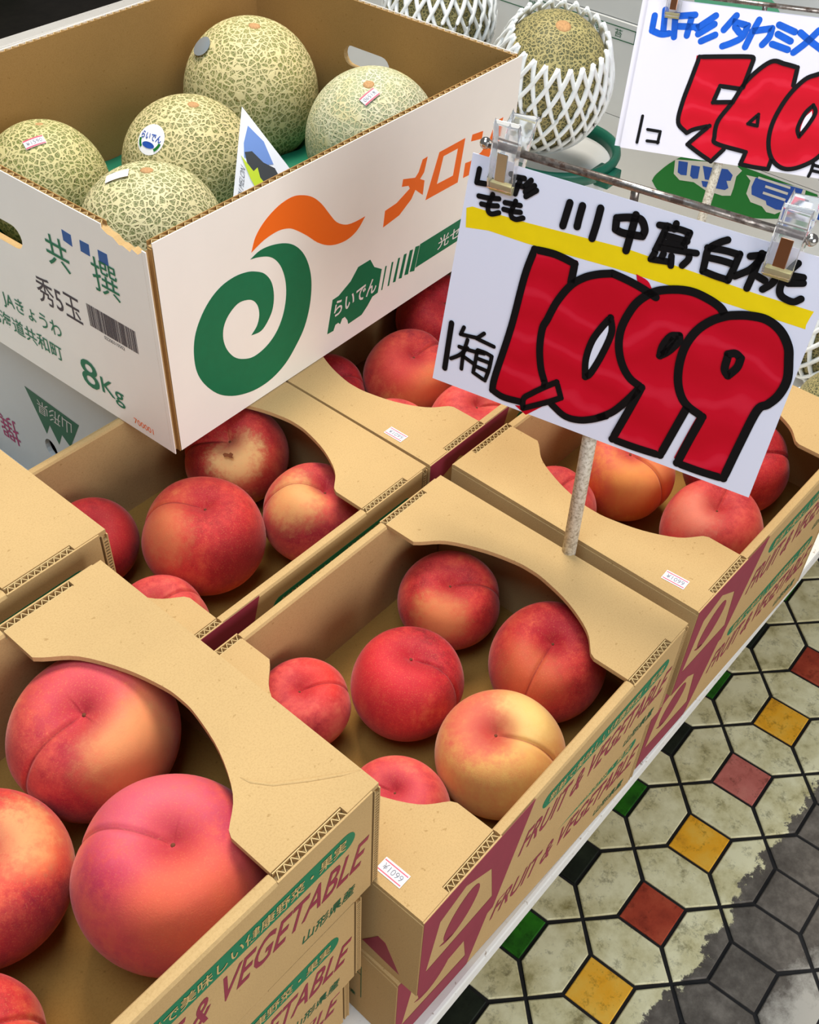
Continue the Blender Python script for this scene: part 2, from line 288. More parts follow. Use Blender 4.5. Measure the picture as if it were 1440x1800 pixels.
CARD2={'red':[[(.0703,.1111),(.1269,.1183),(.1307,.1157),(.1262,.0853),(.1006,.0834),(.0967,.0649),(.1189,.0683),(.1250,.0531),(.1241,.0227),(.1208,.0158),(.1094,.0002),(.0782,.0151),(.0987,.0390),(.0818,.0326),(.0745,.0275),(.0621,.0378),(.0621,.0601)],[(.1498,.1159),(.1803,.1138),(.1805,.0949),(.1790,.0639),(.1767,.0162),(.1753,.0023),(.1432,.0022),(.1463,.0164),(.1113,.0208),(.1070,.0282),(.1070,.0458),(.1182,.0678),(.1296,.0942)],[(.2047,.1102),(.1912,.1024),(.1775,.0822),(.1685,.0546),(.1688,.0310),(.1774,.0131),(.1925,.0050),(.2093,.0092),(.2278,.0240),(.2404,.0478),(.2443,.0792),(.2311,.1046),(.2182,.1120)],[(.0668,.1122),(.0716,.1128),(.0677,.0938)],[(.1839,.0069),(.1880,.0035),(.1929,.0034),(.1908,.0055)]],'white':[[(.2074,.0710),(.2086,.0634),(.2026,.0470),(.2002,.0498),(.2017,.0624)]],'ink':[(.0050,[(.1262,.0853),(.1307,.1157),(.1269,.1183),(.0987,.1150),(.0703,.1111),(.0662,.0858),(.0621,.0601),(.0621,.0378),(.0745,.0275),(.0818,.0326),(.0987,.0390),(.0881,.0270),(.0782,.0151),(.0944,.0069),(.1094,.0002),(.1208,.0158)]),(.0050,[(.1234,.0833),(.1006,.0834),(.0967,.0649),(.1189,.0683)]),(.0050,[(.1805,.0949),(.1803,.1138),(.1657,.1157),(.1498,.1159),(.1296,.0942),(.1182,.0678),(.1070,.0458),(.1070,.0282),(.1113,.0208),(.1463,.0164),(.1432,.0022),(.1591,.0014),(.1755,.0015),(.1767,.0130)]),(.0040,[(.1504,.0591),(.1411,.0475),(.1519,.0467),(.1504,.0591)]),(.0050,[(.2047,.1102),(.1912,.1024),(.1775,.0822),(.1685,.0546),(.1688,.0310),(.1774,.0131),(.1925,.0050),(.2093,.0092),(.2278,.0240),(.2404,.0478),(.2443,.0792),(.2311,.1046),(.2182,.1120),(.2047,.1102)]),(.0045,[(.2073,.0771),(.2116,.0700),(.2079,.0571),(.2007,.0420),(.1968,.0508),(.2005,.0669),(.2073,.0771)]),(.0035,[(.0194,.0389),(.0192,.0235),(.0189,.0087)]),(.0035,[(.0284,.0248),(.0438,.0246),(.0433,.0115)]),(.0035,[(.0303,.0120),(.0439,.0124)]),(.0035,[(.2237,.0154),(.2234,.0074),(.2220,.0007)]),(.0035,[(.2241,.0139),(.2405,.0124),(.2409,-.0011)]),(.0035,[(.2250,.0076),(.2404,.0068)])],'blue':[(.0072,[(.0102,.1479),(.0103,.1320),(.0217,.1295),(.0304,.1313)]),(.0072,[(.0209,.1552),(.0234,.1328)]),(.0072,[(.0335,.1506),(.0368,.1283)]),(.0072,[(.0336,.1499),(.0555,.1540)]),(.0072,[(.0521,.1513),(.0509,.1316)]),(.0072,[(.0383,.1399),(.0631,.1421)]),(.0072,[(.0785,.1559),(.0603,.1403)]),(.0072,[(.0790,.1470),(.0632,.1346)]),(.0072,[(.0824,.1361),(.0681,.1276)]),(.0072,[(.1011,.1586),(.0906,.1424)]),(.0072,[(.0978,.1522),(.1159,.1499),(.1126,.1376),(.1031,.1304),(.0930,.1254)]),(.0072,[(.1023,.1468),(.1084,.1416)]),(.0072,[(.1268,.1571),(.1223,.1432),(.1182,.1277)]),(.0072,[(.1220,.1447),(.1427,.1502),(.1418,.1411),(.1362,.1322)]),(.0072,[(.1494,.1547),(.1679,.1495)]),(.0072,[(.1503,.1451),(.1658,.1396)]),(.0072,[(.1467,.1343),(.1650,.1306)]),(.0072,[(.1930,.1540),(.1828,.1402),(.1718,.1285)]),(.0072,[(.1741,.1495),(.1869,.1422),(.2012,.1351)]),(.0072,[(.2051,.1547),(.2064,.1387)])]}
MELON={'wave':[(.0992,.1421),(.1048,.1534),(.1154,.1624),(.1308,.1689),(.1460,.1705),(.1578,.1675),(.1698,.1610),(.1801,.1509),(.1898,.1375),(.1980,.1271),(.2093,.1199),(.2209,.1175),(.2347,.1172),(.2249,.1087),(.2131,.1050),(.1996,.1059),(.1864,.1103),(.1737,.1187),(.1614,.1303),(.1495,.1401),(.1411,.1453),(.1293,.1481),(.1158,.1473),(.1074,.1451)],'swirl':[(.0976,.1368),(.1086,.1399),(.1219,.1387),(.1370,.1338),(.1487,.1259),(.1580,.1137),(.1637,.0982),(.1653,.0814),(.1622,.0618),(.1548,.0440),(.1438,.0309),(.1299,.0193),(.1126,.0128),(.0943,.0121),(.0768,.0163),(.0618,.0236),(.0494,.0338),(.0381,.0496),(.0320,.0651),(.0311,.0816),(.0340,.0970),(.0411,.1099),(.0519,.1209),(.0653,.1278),(.0799,.1296),(.0927,.1277),(.1022,.1239),(.1118,.1174),(.1187,.1065),(.1206,.0927),(.1176,.0797),(.1098,.0703),(.1025,.0667),(.0925,.0682),(.0996,.0741),(.1029,.0827),(.1020,.0918),(.0975,.0991),(.0904,.1033),(.0805,.1046),(.0701,.0993),(.0640,.0912),(.0623,.0806),(.0651,.0688),(.0723,.0574),(.0819,.0503),(.0937,.0464),(.1081,.0486),(.1203,.0558),(.1292,.0678),(.1342,.0832),(.1348,.0988),(.1313,.1132),(.1251,.1237),(.1171,.1305),(.1065,.1348)],'isle':[(.1838,.0213),(.1916,.0536),(.1996,.0539),(.2158,.0613),(.2258,.0711),(.2423,.0711),(.2481,.0609),(.2587,.0539),(.2535,.0312),(.2458,.0306),(.2393,.0243),(.2308,.0183),(.2121,.0178),(.2111,.0224),(.2075,.0279),(.2038,.0276),(.2011,.0232),(.1984,.0261),(.1947,.0258),(.1919,.0207)],'bars':[[(.2638,.0543),(.2659,.0541),(.2601,.0312),(.2585,.0313)],[(.2731,.0544),(.2754,.0540),(.2699,.0309),(.2677,.0312)],[(.2824,.0544),(.2852,.0540),(.2793,.0308),(.2755,.0316)],[(.2909,.0545),(.2949,.0540),(.2885,.0304),(.2841,.0317)],[(.2996,.0549),(.3043,.0540),(.2980,.0301),(.2925,.0315)],[(.3080,.0552),(.3142,.0539),(.3076,.0293),(.3006,.0313)]],'band':[(.3151,.0548),(.3735,.0543),(.3705,.0327),(.3091,.0320)],'me':[(.3126,.1407),(.3197,.1409),(.3155,.1275),(.3100,.1231),(.3167,.1192),(.3151,.1055),(.3038,.1150),(.2984,.1079),(.2817,.0988),(.2593,.0961),(.2616,.1113),(.2773,.1124),(.2958,.1194),(.2937,.1228),(.2842,.1255),(.2857,.1321),(.3030,.1270),(.3076,.1305)],'ro':[[(.3370,.1388),(.3758,.1386),(.3687,.0972),(.3196,.0984)],[(.3436,.1326),(.3654,.1323),(.3604,.1072),(.3358,.1081)]],'n1':[(.3869,.1380),(.4041,.1357),(.4030,.1285),(.3856,.1319)],'n2':[(.3770,.0985),(.3789,.1128),(.3871,.1116),(.4038,.1147),(.4157,.1227),(.4242,.1384),(.4362,.1383),(.4317,.1184),(.4183,.1054),(.3997,.0971)],'squares':[[(.0967,.1668),(.0861,.1661),(.0869,.1559),(.0970,.1574)],[(.0761,.1661),(.0655,.1663),(.0666,.1560),(.0771,.1563)],[(.0557,.1662),(.0453,.1665),(.0455,.1559),(.0562,.1568)]]}
FAR={'ell':[(.5032,-.1502),(.4978,-.1373),(.4762,-.1101),(.4421,-.0835),(.3826,-.0628),(.3208,-.0610),(.2769,-.0728),(.2628,-.0916),(.2823,-.1198),(.3157,-.1368),(.3580,-.1507),(.4006,-.1576),(.4510,-.1572),(.4876,-.1610)],'gray':[[(.4745,-.1074),(.4720,-.1279),(.4613,-.1337),(.4396,-.1289),(.4203,-.1336),(.3939,-.1322),(.3819,-.1277),(.3808,-.1156),(.3811,-.0990),(.3754,-.0886),(.3883,-.0729)],[(.3680,-.0921),(.3601,-.0975),(.3611,-.1166),(.3520,-.1258),(.3349,-.1256),(.3270,-.1310),(.3147,-.1294),(.2936,-.1096),(.2826,-.0992),(.2840,-.0755),(.2993,-.0651)],[(.2670,-.0912),(.2629,-.1163),(.2546,-.1171),(.2439,-.1129),(.2528,-.0858)]],'blue':[[(.4688,-.1075),(.4547,-.1046),(.4524,-.1233),(.4610,-.1256),(.4665,-.1237)],[(.4486,-.1067),(.4357,-.1042),(.4346,-.1217),(.4419,-.1244),(.4470,-.1220)],[(.4319,-.1017),(.4159,-.0991),(.4134,-.1171),(.4241,-.1189)],[(.4287,-.1228),(.4129,-.1191),(.4127,-.1286),(.4247,-.1298)],[(.4109,-.0973),(.3955,-.0938),(.3865,-.0989),(.3874,-.1075),(.3933,-.1097),(.3878,-.1182),(.3920,-.1229),(.4089,-.1261)],[(.3543,-.0912),(.3482,-.0879),(.2879,-.0758),(.2886,-.0951),(.3040,-.1194),(.3147,-.1224),(.3292,-.1210),(.3318,-.1162),(.3534,-.1151),(.3564,-.1046)],[(.2656,-.1080),(.2590,-.1034),(.2484,-.0993),(.2433,-.1147),(.2635,-.1145)]],'lines':[[(.3507,-.0876),(.3047,-.0854),(.3042,-.0886),(.3510,-.0906)],[(.3379,-.0954),(.3054,-.0941),(.3055,-.0976),(.3380,-.0989)],[(.3386,-.1049),(.3060,-.1035),(.3061,-.1069),(.3388,-.1084)]]}
WB={'arrow':[(.6511,-.0686),(.5674,-.0702),(.5917,-.1113),(.6026,-.1020),(.6121,-.1201),(.6216,-.1006),(.6310,-.1172)],'mag':[(.7194,-.1421),(.6938,-.1359),(.6894,-.1730),(.7203,-.1735)]}
PEACHES=[('a',(-0.0601,0.2033,0.0509),0.0492,(0.015,-0.079,-0.084,0.993),'blush'),
('a',(-0.0868,0.1022,0.0535),0.0519,(0.487,0.046,-0.033,0.872),'pink'),
('a',(-0.1529,0.1755,0.0479),0.0461,(0.314,0.043,-0.088,0.944),'red2'),
('a',(-0.2102,0.1097,0.0409),0.0388,(0.969,0.050,0.105,-0.217),'red'),
('c',(0.2386,0.1708,-0.0587),0.0404,(0.901,0.124,-0.084,-0.407),'red'),
('c',(0.2377,0.0754,-0.0543),0.0450,(0.087,0.063,0.050,-0.993),'red'),
('c',(0.1529,0.1410,-0.0572),0.0420,(0.802,-0.022,0.032,-0.596),'deep'),
('c',(0.1494,0.0531,-0.0541),0.0452,(0.805,0.035,-0.115,-0.581),'yellow'),
('c',(0.0926,0.1891,-0.0642),0.0347,(0.952,0.069,-0.089,-0.285),'coral'),
('c',(0.0727,0.0817,-0.0627),0.0363,(0.532,-0.035,-0.009,0.846),'coral'),
('d',(0.4585,0.1463,-0.0563),0.0429,(0.675,0.088,-0.037,-0.732),'orange'),
('d',(0.4459,0.0531,-0.0553),0.0440,(0.992,0.002,-0.070,0.101),'coral'),
('d',(0.5339,0.0775,-0.0530),0.0464,(0.891,0.233,-0.071,-0.384),'deep'),
('d',(0.3808,0.1712,-0.0610),0.0380,(0.982,0.044,-0.148,-0.108),'coral'),
('d',(0.3667,0.0697,-0.0625),0.0365,(0.941,0.003,-0.125,-0.314),'coral'),
('e',(0.2383,0.4156,-0.0531),0.0463,(0.364,-0.129,-0.179,0.905),'gold'),
('e',(0.1497,0.3582,-0.0498),0.0496,(0.423,0.058,-0.035,0.904),'red'),
('e',(0.2331,0.3129,-0.0548),0.0445,(0.382,0.146,-0.077,0.909),'blush'),
('e',(0.0905,0.4280,-0.0617),0.0374,(0.369,-0.056,-0.155,0.915),'deep'),
('e',(0.0703,0.3203,-0.0609),0.0382,(0.991,0.025,-0.045,-0.121),'coral'),
('f',(0.4343,0.3815,-0.0550),0.0443,(0.985,0.152,-0.054,-0.068),'red2'),
('f',(0.3637,0.4254,-0.0608),0.0383,(0.939,0.172,-0.007,-0.298),'deep'),
('f',(0.5273,0.4212,-0.0545),0.0448,(0.882,0.232,0.007,-0.411),'deep'),
('f',(0.4220,0.2933,-0.0589),0.0403,(0.922,0.137,-0.013,-0.362),'coral'),
('f',(0.3539,0.3305,-0.0595),0.0396,(0.543,-0.056,-0.153,0.824),'coral')]
MELONS=[((0.5280,0.6868,0.1017),0.0706,(0.004,-0.150,0.989),(-0.613,0.244,0.751)),
((0.5446,0.5309,0.0979),0.0669,(-0.254,-0.137,0.957),(-0.416,-0.306,0.856)),
((0.3866,0.6221,0.0951),0.0641,(0.052,-0.155,0.987),(-0.726,-0.098,0.681)),
((0.2735,0.6925,0.0883),0.0574,(0.127,0.071,0.989),(-0.233,-0.293,0.927)),
((0.2789,0.5473,0.0947),0.0637,(0.048,0.010,0.999),(-0.301,0.190,0.934))]
SPOTS={0:[((-0.19,0.78,0.60),'e8a262',0.66,0.97),((-0.19,-0.22,0.96),'d65058',0.78,0.98)],
1:[((0.37,-0.30,0.88),'d9606c',0.66,0.97),((-0.40,0.65,0.65),'e0683e',0.72,0.97)],
2:[((-0.46,-0.16,0.87),'e8a868',0.86,0.99),((-0.54,0.78,0.31),'8c2030',0.75,0.97)],
4:[((-0.25,-0.70,0.67),'d98a50',0.78,0.97)],
5:[((0.78,-0.09,0.62),'cf6a40',0.75,0.98),((-0.19,-0.03,0.98),'ad1826',0.85,0.98)],
6:[((-0.22,-0.54,0.81),'cc2830',0.60,0.95)],
7:[((-0.30,0.11,0.95),'d0404a',0.62,0.95),((0.39,0.45,0.80),'edc878',0.80,0.99)],
8:[((0.52,0.16,0.84),'d8352c',0.80,0.97)],
10:[((0.73,-0.40,0.56),'ea964e',0.60,0.96)],
11:[((-0.40,0.40,0.83),'e88a70',0.80,0.98)],
15:[((-0.14,0.43,0.89),'eec67c',0.80,0.95)],
16:[((-0.71,0.58,0.40),'a92228',0.70,0.97),((0.64,0.56,0.53),'dd8050',0.82,0.99)],
17:[((0.64,0.37,0.67),'e8b26a',0.75,0.97)],
20:[((-0.22,-0.83,0.51),'e4864e',0.70,0.97),((-0.53,-0.05,0.85),'d04038',0.80,0.98)],
9:[((-0.01,0.16,0.99),'dc5058',0.70,0.97)],
18:[((-0.56,0.07,0.82),'c03030',0.70,0.97)]}
# ------------------------------------------------------------------ materials of the things
def tile_mat(name, stops, worn=True, scale=28):
    """glazed tile: marbled colour, dark stains, and a worn-through grey zone with a ragged border"""
    t = NT(name); g = t.add('ShaderNodeNewGeometry'); pos = (g, 'Position')
    n1 = t.noise(scale, 6, .65, pos); r1 = t.ramp(stops, (n1, 0))
    n2 = t.noise(55, 7, .75, pos); n4 = t.noise(12, 3, .5, pos)
    st = t.ramp([(.33, (.16, .14, .08)), (.46, (1, 1, 1))], (n2, 0))
    c = t.mix((r1, 0), (st, 0), .6, 'MULTIPLY')
    if worn:
        sx = t.add('ShaderNodeSeparateXYZ'); t.link(g, 'Position', sx, 0)
        n3 = t.noise(17, 8, .72, pos)
        ma = t.add('ShaderNodeMath', operation='MULTIPLY_ADD'); t.link(n3, 0, ma, 0); ma.inputs[1].default_value = .13; t.link(sx, 'Y', ma, 2)
        wr = t.ramp([(.0, (1, 1, 1)), (1, (0, 0, 0))])
        mr = t.add('ShaderNodeMapRange'); t.link(ma, 0, mr, 0)
        mr.inputs['From Min'].default_value = -.0225; mr.inputs['From Max'].default_value = -.0265
        n5 = t.noise(30, 8, .7, pos)
        grey = t.ramp([(.3, lin('#474039')), (.5, lin('#645c53')), (.72, lin('#867d72'))], (n5, 0))
        n6 = t.noise(7, 8, .75, pos)
        mb = t.add('ShaderNodeMath', operation='MULTIPLY_ADD'); t.link(n6, 0, mb, 0); mb.inputs[1].default_value = .22; t.link(sx, 'Y', mb, 2)
        mr2 = t.add('ShaderNodeMapRange'); t.link(mb, 0, mr2, 0); mr2.inputs['From Min'].default_value = -.075; mr2.inputs['From Max'].default_value = -.11
        gl = t.mix((grey, 0), lin('#bab3a6'), (mr2, 0))
        c = t.mix(c, gl, (mr, 0))
    t.base(c); t.b.inputs['Roughness'].default_value = .55; t.b.inputs['Specular IOR Level'].default_value = .3
    t.bump((n2, 0), .15, .0008)
    return t.m
CREAM = tile_mat('cream_tile', [(.3, lin('#a2945f')), (.43, lin('#dfd3a0')), (.6, lin('#f9f0c4'))], True, 20)
TCOL = {'yellow': tile_mat('amber_tile', [(.2, lin('#c98420')), (.42, lin('#ffb428')), (.7, lin('#ffc850'))]),
        'red': tile_mat('brick_red_tile', [(.25, lin('#782416')), (.5, lin('#b0422a')), (.75, lin('#c65a3c'))]),
        'pink': tile_mat('rose_tile', [(.25, lin('#b4564a')), (.55, lin('#d4776a')), (.85, lin('#df8c7c'))]),
        'green': tile_mat('green_tile', [(.3, lin('#184a0c')), (.6, lin('#2c7c14')), (.8, lin('#3f9022'))]),
        'dark': tile_mat('black_green_tile', [(.3, lin('#12160e')), (.7, lin('#283022'))])}
GROUT = plain('dark_grout', '#211f1f', .8, 0, .2, 60)

def painted():
    t = NT('worn_white_paint'); co = t.coord()
    n1 = t.noise(20, 8, .75, co); n2 = t.noise(130, 6, .7, co)
    r1 = t.ramp([(.30, lin('#8a7d6c')), (.36, lin('#e8e4dc')), (.8, lin('#f1eee8'))], (n1, 0))
    r2 = t.ramp([(.33, (.35, .25, .16)), (.37, (1, 1, 1))], (n2, 0))
    t.base(t.mix((r1, 0), (r2, 0), .8, 'MULTIPLY')); t.b.inputs['Roughness'].default_value = .5
    t.bump((n1, 0), .3, .0015)
    return t.m
PAINT = painted()

def peach_mat(name, stops, d, speck=.5, spots=(), nw=.8):
    t = NT(name); co = t.coord(); oi = t.add('ShaderNodeObjectInfo')
    sc = t.add('ShaderNodeVectorMath', operation='SCALE'); sc.inputs[0].default_value = (17, 31, 23); t.link(oi, 'Random', sc, 'Scale')
    off = t.add('ShaderNodeVectorMath', operation='ADD'); t.link(co[0], 'Object', off, 0); t.link(sc, 0, off, 1)
    stz = t.add('ShaderNodeVectorMath', operation='MULTIPLY'); t.link(off, 0, stz, 0); stz.inputs[1].default_value = (1, 1, .3)
    v = (off, 0)
    n1 = t.noise(1.3, 4, .55, v); n2 = t.noise(6, 5, .65, (stz, 0)); n3 = t.noise(48, 3, .75, v); n4 = t.noise(11, 6, .75, v)
    dt = t.add('ShaderNodeVectorMath', operation='DOT_PRODUCT'); t.link(co[0], 'Object', dt, 0); dt.inputs[1].default_value = d
    a = t.add('ShaderNodeMath', operation='MULTIPLY_ADD'); t.link(dt, 1, a, 0); a.inputs[1].default_value = .20
    b = t.add('ShaderNodeMath', operation='MULTIPLY_ADD'); t.link(n1, 0, b, 0); b.inputs[1].default_value = nw; b.inputs[2].default_value = .35-nw*.5
    t.link(b, 0, a, 2)
    c = t.add('ShaderNodeMath', operation='MULTIPLY_ADD'); t.link(n2, 0, c, 0); c.inputs[1].default_value = .45; t.link(a, 0, c, 2)
    c2 = t.add('ShaderNodeMath', operation='MULTIPLY_ADD'); t.link(n4, 0, c2, 0); c2.inputs[1].default_value = .42; t.link(c, 0, c2, 2)
    mp = t.add('ShaderNodeMapRange'); t.link(c2, 0, mp, 0); mp.inputs['From Min'].default_value = .50; mp.inputs['From Max'].default_value = 1.08
    col = (t.ramp(stops, (mp, 0)), 0)
    for dr_, hx, lo, hi in spots:
        dd = t.add('ShaderNodeVectorMath', operation='DOT_PRODUCT'); nn = t.add('ShaderNodeVectorMath', operation='NORMALIZE'); t.link(co[0], 'Object', nn, 0); t.link(nn, 0, dd, 0); dd.inputs[1].default_value = dr_
        na = t.add('ShaderNodeMath', operation='MULTIPLY_ADD'); t.link(n2, 0, na, 0); na.inputs[1].default_value = .30; t.link(dd, 1, na, 2)
        nb = t.add('ShaderNodeMath', operation='MULTIPLY_ADD'); t.link(n4, 0, nb, 0); nb.inputs[1].default_value = .30; t.link(na, 0, nb, 2); na = nb
        mm = t.add('ShaderNodeMapRange'); mm.interpolation_type = 'SMOOTHSTEP'; t.link(na, 0, mm, 0); mm.inputs['From Min'].default_value = lo+.24; mm.inputs['From Max'].default_value = hi+.33; mm.inputs['To Max'].default_value = .66
        col = t.mix(col, lin(hx), (mm, 0))
    # redder stem hollow and the dark suture line
    nn = t.add('ShaderNodeVectorMath', operation='NORMALIZE'); t.link(co[0], 'Object', nn, 0); sx = t.add('ShaderNodeSeparateXYZ'); t.link(nn, 0, sx, 0)
    mz = t.add('ShaderNodeMapRange'); mz.interpolation_type = 'SMOOTHSTEP'; t.link(sx, 'Z', mz, 0); mz.inputs['From Min'].default_value = .86; mz.inputs['From Max'].default_value = 1.0; mz.inputs['To Max'].default_value = .62
    col = t.mix(col, lin('#a8202c'), (mz, 0))
    ay = t.add('ShaderNodeMath', operation='ABSOLUTE'); t.link(sx, 'Y', ay, 0)
    yl = t.add('ShaderNodeMapRange'); yl.interpolation_type = 'SMOOTHSTEP'; t.link(ay, 0, yl, 0); yl.inputs['From Min'].default_value = .022; yl.inputs['From Max'].default_value = .004; yl.inputs['To Max'].default_value = .55
    xs_ = t.add('ShaderNodeMapRange'); t.link(sx, 'X', xs_, 0); xs_.inputs['From Min'].default_value = .05; xs_.inputs['From Max'].default_value = .2
    sm_ = t.add('ShaderNodeMath', operation='MULTIPLY'); t.link(yl, 0, sm_, 0); t.link(xs_, 0, sm_, 1)
    col = t.mix(col, lin('#7c1a20'), (sm_, 0))
    sp = t.ramp([(.54, (0, 0, 0)), (.70, (speck*.6, speck*.6, speck*.6))], (n3, 0))
    t.base(t.mix(col, lin('#e6945c'), (sp, 0)))
    P = t.b.inputs
    P['Roughness'].default_value = .6; P['Specular IOR Level'].default_value = .2
    P['Sheen Weight'].default_value = .16; P['Sheen Roughness'].default_value = .4; P['Sheen Tint'].default_value = (1.0, .82, .74, 1)
    P['Subsurface Weight'].default_value = 0; P['Subsurface Radius'].default_value = (.10, .04, .02); P['Subsurface Scale'].default_value = .3
    t.bump((n3, 0), .12, .012)
    return t.m
PAL = {'red': ([(.0, lin('#dd7a48')), (.3, lin('#d24e38')), (.55, lin('#c43430')), (.95, lin('#94181f'))], (-.3, .2, .5), .5),
       'deep': ([(.0, lin('#d4583c')), (.3, lin('#c4302e')), (.6, lin('#ad2028')), (.95, lin('#7e121c'))], (-.3, .4, .3), .45),
       'red2': ([(.0, lin('#e58c50')), (.3, lin('#d95a40')), (.6, lin('#cc3e34')), (.95, lin('#9c222c'))], (.3, .2, .6), .5),
       'blush': ([(.0, lin('#e4a05a')), (.25, lin('#da7448')), (.5, lin('#d05042')), (.95, lin('#a82834'))], (.2, .5, .7), .45),
       'pink': ([(.0, lin('#e48a58')), (.28, lin('#da6246')), (.6, lin('#d45048')), (.95, lin('#b83448'))], (0, .3, .9), .3),
       'coral': ([(.0, lin('#e2845a')), (.3, lin('#db6450')), (.6, lin('#d24a44')), (.95, lin('#ad2c34'))], (.2, .2, .7), .4),
       'orange': ([(.0, lin('#e8a052')), (.4, lin('#de7c48')), (.7, lin('#d3594a')), (.98, lin('#b83a40'))], (-.4, .2, .7), .3),
       'gold': ([(.0, lin('#dd8a4a')), (.2, lin('#d05a3e')), (.5, lin('#c03830')), (.95, lin('#961c24'))], (.1, -.8, .7), .5),
       'yellow': ([(.0, lin('#e2b866')), (.5, lin('#dca058')), (.85, lin('#d98a50')), (1.0, lin('#d4744c'))], (0, 0, .4), .12)}
PM = {'red': peach_mat('peach_skin', *PAL['red'])}
STEM = plain('peach_stem_scar', '#6e3a20', .8, 0, .3, 6)
SUT = plain('peach_bruise', '#7a3f1a', .8, 0, .3, 6)

def melon_mat(name, flesh, net, pale, scale=14):
    t = NT(name); co = t.coord()
    nz = t.noise(3.2, 3, .5, co)
    vm = t.mix((co[0], 'Object'), (nz, 'Color'), .10)
    vo = t.add('ShaderNodeTexVoronoi', feature='DISTANCE_TO_EDGE'); t.t.links.new(vm[0].outputs[2], vo.inputs['Vector']); vo.inputs['Scale'].default_value = scale
    vo2 = t.add('ShaderNodeTexVoronoi', feature='DISTANCE_TO_EDGE'); t.t.links.new(vm[0].outputs[2], vo2.inputs['Vector']); vo2.inputs['Scale'].default_value = scale*2.1
    n2 = t.noise(2.2, 4, .6, co)
    a = t.ramp([(.085, (1, 1, 1)), (.17, (0, 0, 0))], (vo, 0)); b = t.ramp([(.05, (.7, .7, .7)), (.11, (0, 0, 0))], (vo2, 0))
    mx = t.mix((a, 0), (b, 0), 1.0, 'LIGHTEN')
    fl = t.ramp([(.3, lin(flesh)), (.7, tuple(x*1.35 for x in lin(flesh)[:3]))], (n2, 0))
    nt = t.ramp([(.35, lin(net)), (.7, lin(pale))], (n2, 0))
    t.base(t.mix((fl, 0), (nt, 0), mx)); t.b.inputs['Roughness'].default_value = .62
    t.bump((mx[0], 2), .55, .02)
    return t.m
MEL = [melon_mat('melon_rind_a', '#75763c', '#d2c48e', '#dcca92'), melon_mat('melon_rind_b', '#8e9670', '#d8d4b4', '#d6c992', 16),
       melon_mat('melon_rind_c', '#686a34', '#d0c08a', '#d8c890'), melon_mat('melon_rind_d', '#666c30', '#c8bc82', '#d0c488', 13), melon_mat('melon_rind_e', '#6c7040', '#d6c998', '#d8cf9c', 14)]
MELD = melon_mat('melon_rind_dark', '#3e4226', '#a0935e', '#aca068', 17)
SCAR = plain('melon_stem_scar', '#b58a5c', .8, 0, .25, 60)
FOAM = NT('white_foam_net'); FOAM.b.inputs['Base Color'].default_value = lin('#eef0ee'); FOAM.b.inputs['Roughness'].default_value = .6
FOAM.b.inputs['Subsurface Weight'].default_value = 0; FOAM.b.inputs['Subsurface Scale'].default_value = .004; FOAM = FOAM.m
GREENPL = plain('green_plastic', '#0f5a46', .35, 0, .12, 20)
WHITEPL = plain('white_plastic', '#e9e9e6', .4)
def rusty():
    t = NT('worn_chrome'); co = t.coord(); n = t.noise(90, 6, .7, co)
    r = t.ramp([(.42, lin('#4a382f')), (.55, lin('#9d948c')), (.7, lin('#c9c5c0'))], (n, 0)); t.base((r, 0))
    mr = t.ramp([(.42, (.1, .1, .1)), (.55, (1, 1, 1))], (n, 0)); t.link(mr, 0, t.b, 'Metallic'); t.b.inputs['Roughness'].default_value = .3
    return t.m
RUST = rusty()
CHROME = plain('chrome', '#d8d6d2', .12, 1)
COPPER = plain('copper_plate', '#a8795a', .3, 1)
SILVER = plain('silver_plate', '#d7dade', .25, 1)
RUBBER = plain('clip_pad', '#b5aa74', .4)
cl = NT('clear_plastic'); cl.b.inputs['Base Color'].default_value = (.97, .98, 1, 1); cl.b.inputs['Roughness'].default_value = .06
cl.b.inputs['Transmission Weight'].default_value = .92; cl.b.inputs['IOR'].default_value = 1.28; CLEAR = cl.m
def stickmat():
    t = NT('speckled_stick'); n = t.noise(420, 4, .7, t.coord())
    r = t.ramp([(.35, lin('#9a8e7a')), (.5, lin('#cfc6b4')), (.7, lin('#e2dccd'))], (n, 0)); t.base((r, 0)); t.b.inputs['Roughness'].default_value = .7
    return t.m
STICK = stickmat()
LINER = plain('green_tray_paper', '#176b4d', .5, 0, .08, 20)
PHOTO_B = plain('leaflet_sky_print', '#7090d0', .4); PHOTO_D = plain('leaflet_dark_print', '#35332f', .4); LIME = plain('leaflet_lime_print', '#c9db12', .4)
LEAFP = plain('leaflet_paper', '#f0eef0', .35); LEAFO = plain('leaflet_amber_print', '#e8b23a', .4); LEAFT = plain('leaflet_grey_print', '#6a6a70', .5)
MAGENTA = plain('magenta_print', '#a81c5c', .6); GREYP = plain('pale_grey_print', '#c7c5bb', .6); BLUED = plain('navy_print', '#1c4aa0', .6); GREENF = plain('leaf_green_print', '#0a6e22', .6)
BLACK = plain('black_hole_card', '#161412', .8)
FLOOR_SHADE = plain('floor_shade_dark', '#2b2620', .7, 0, .25, 25)  # dark colour of the added platform, stands in for shade on the floor

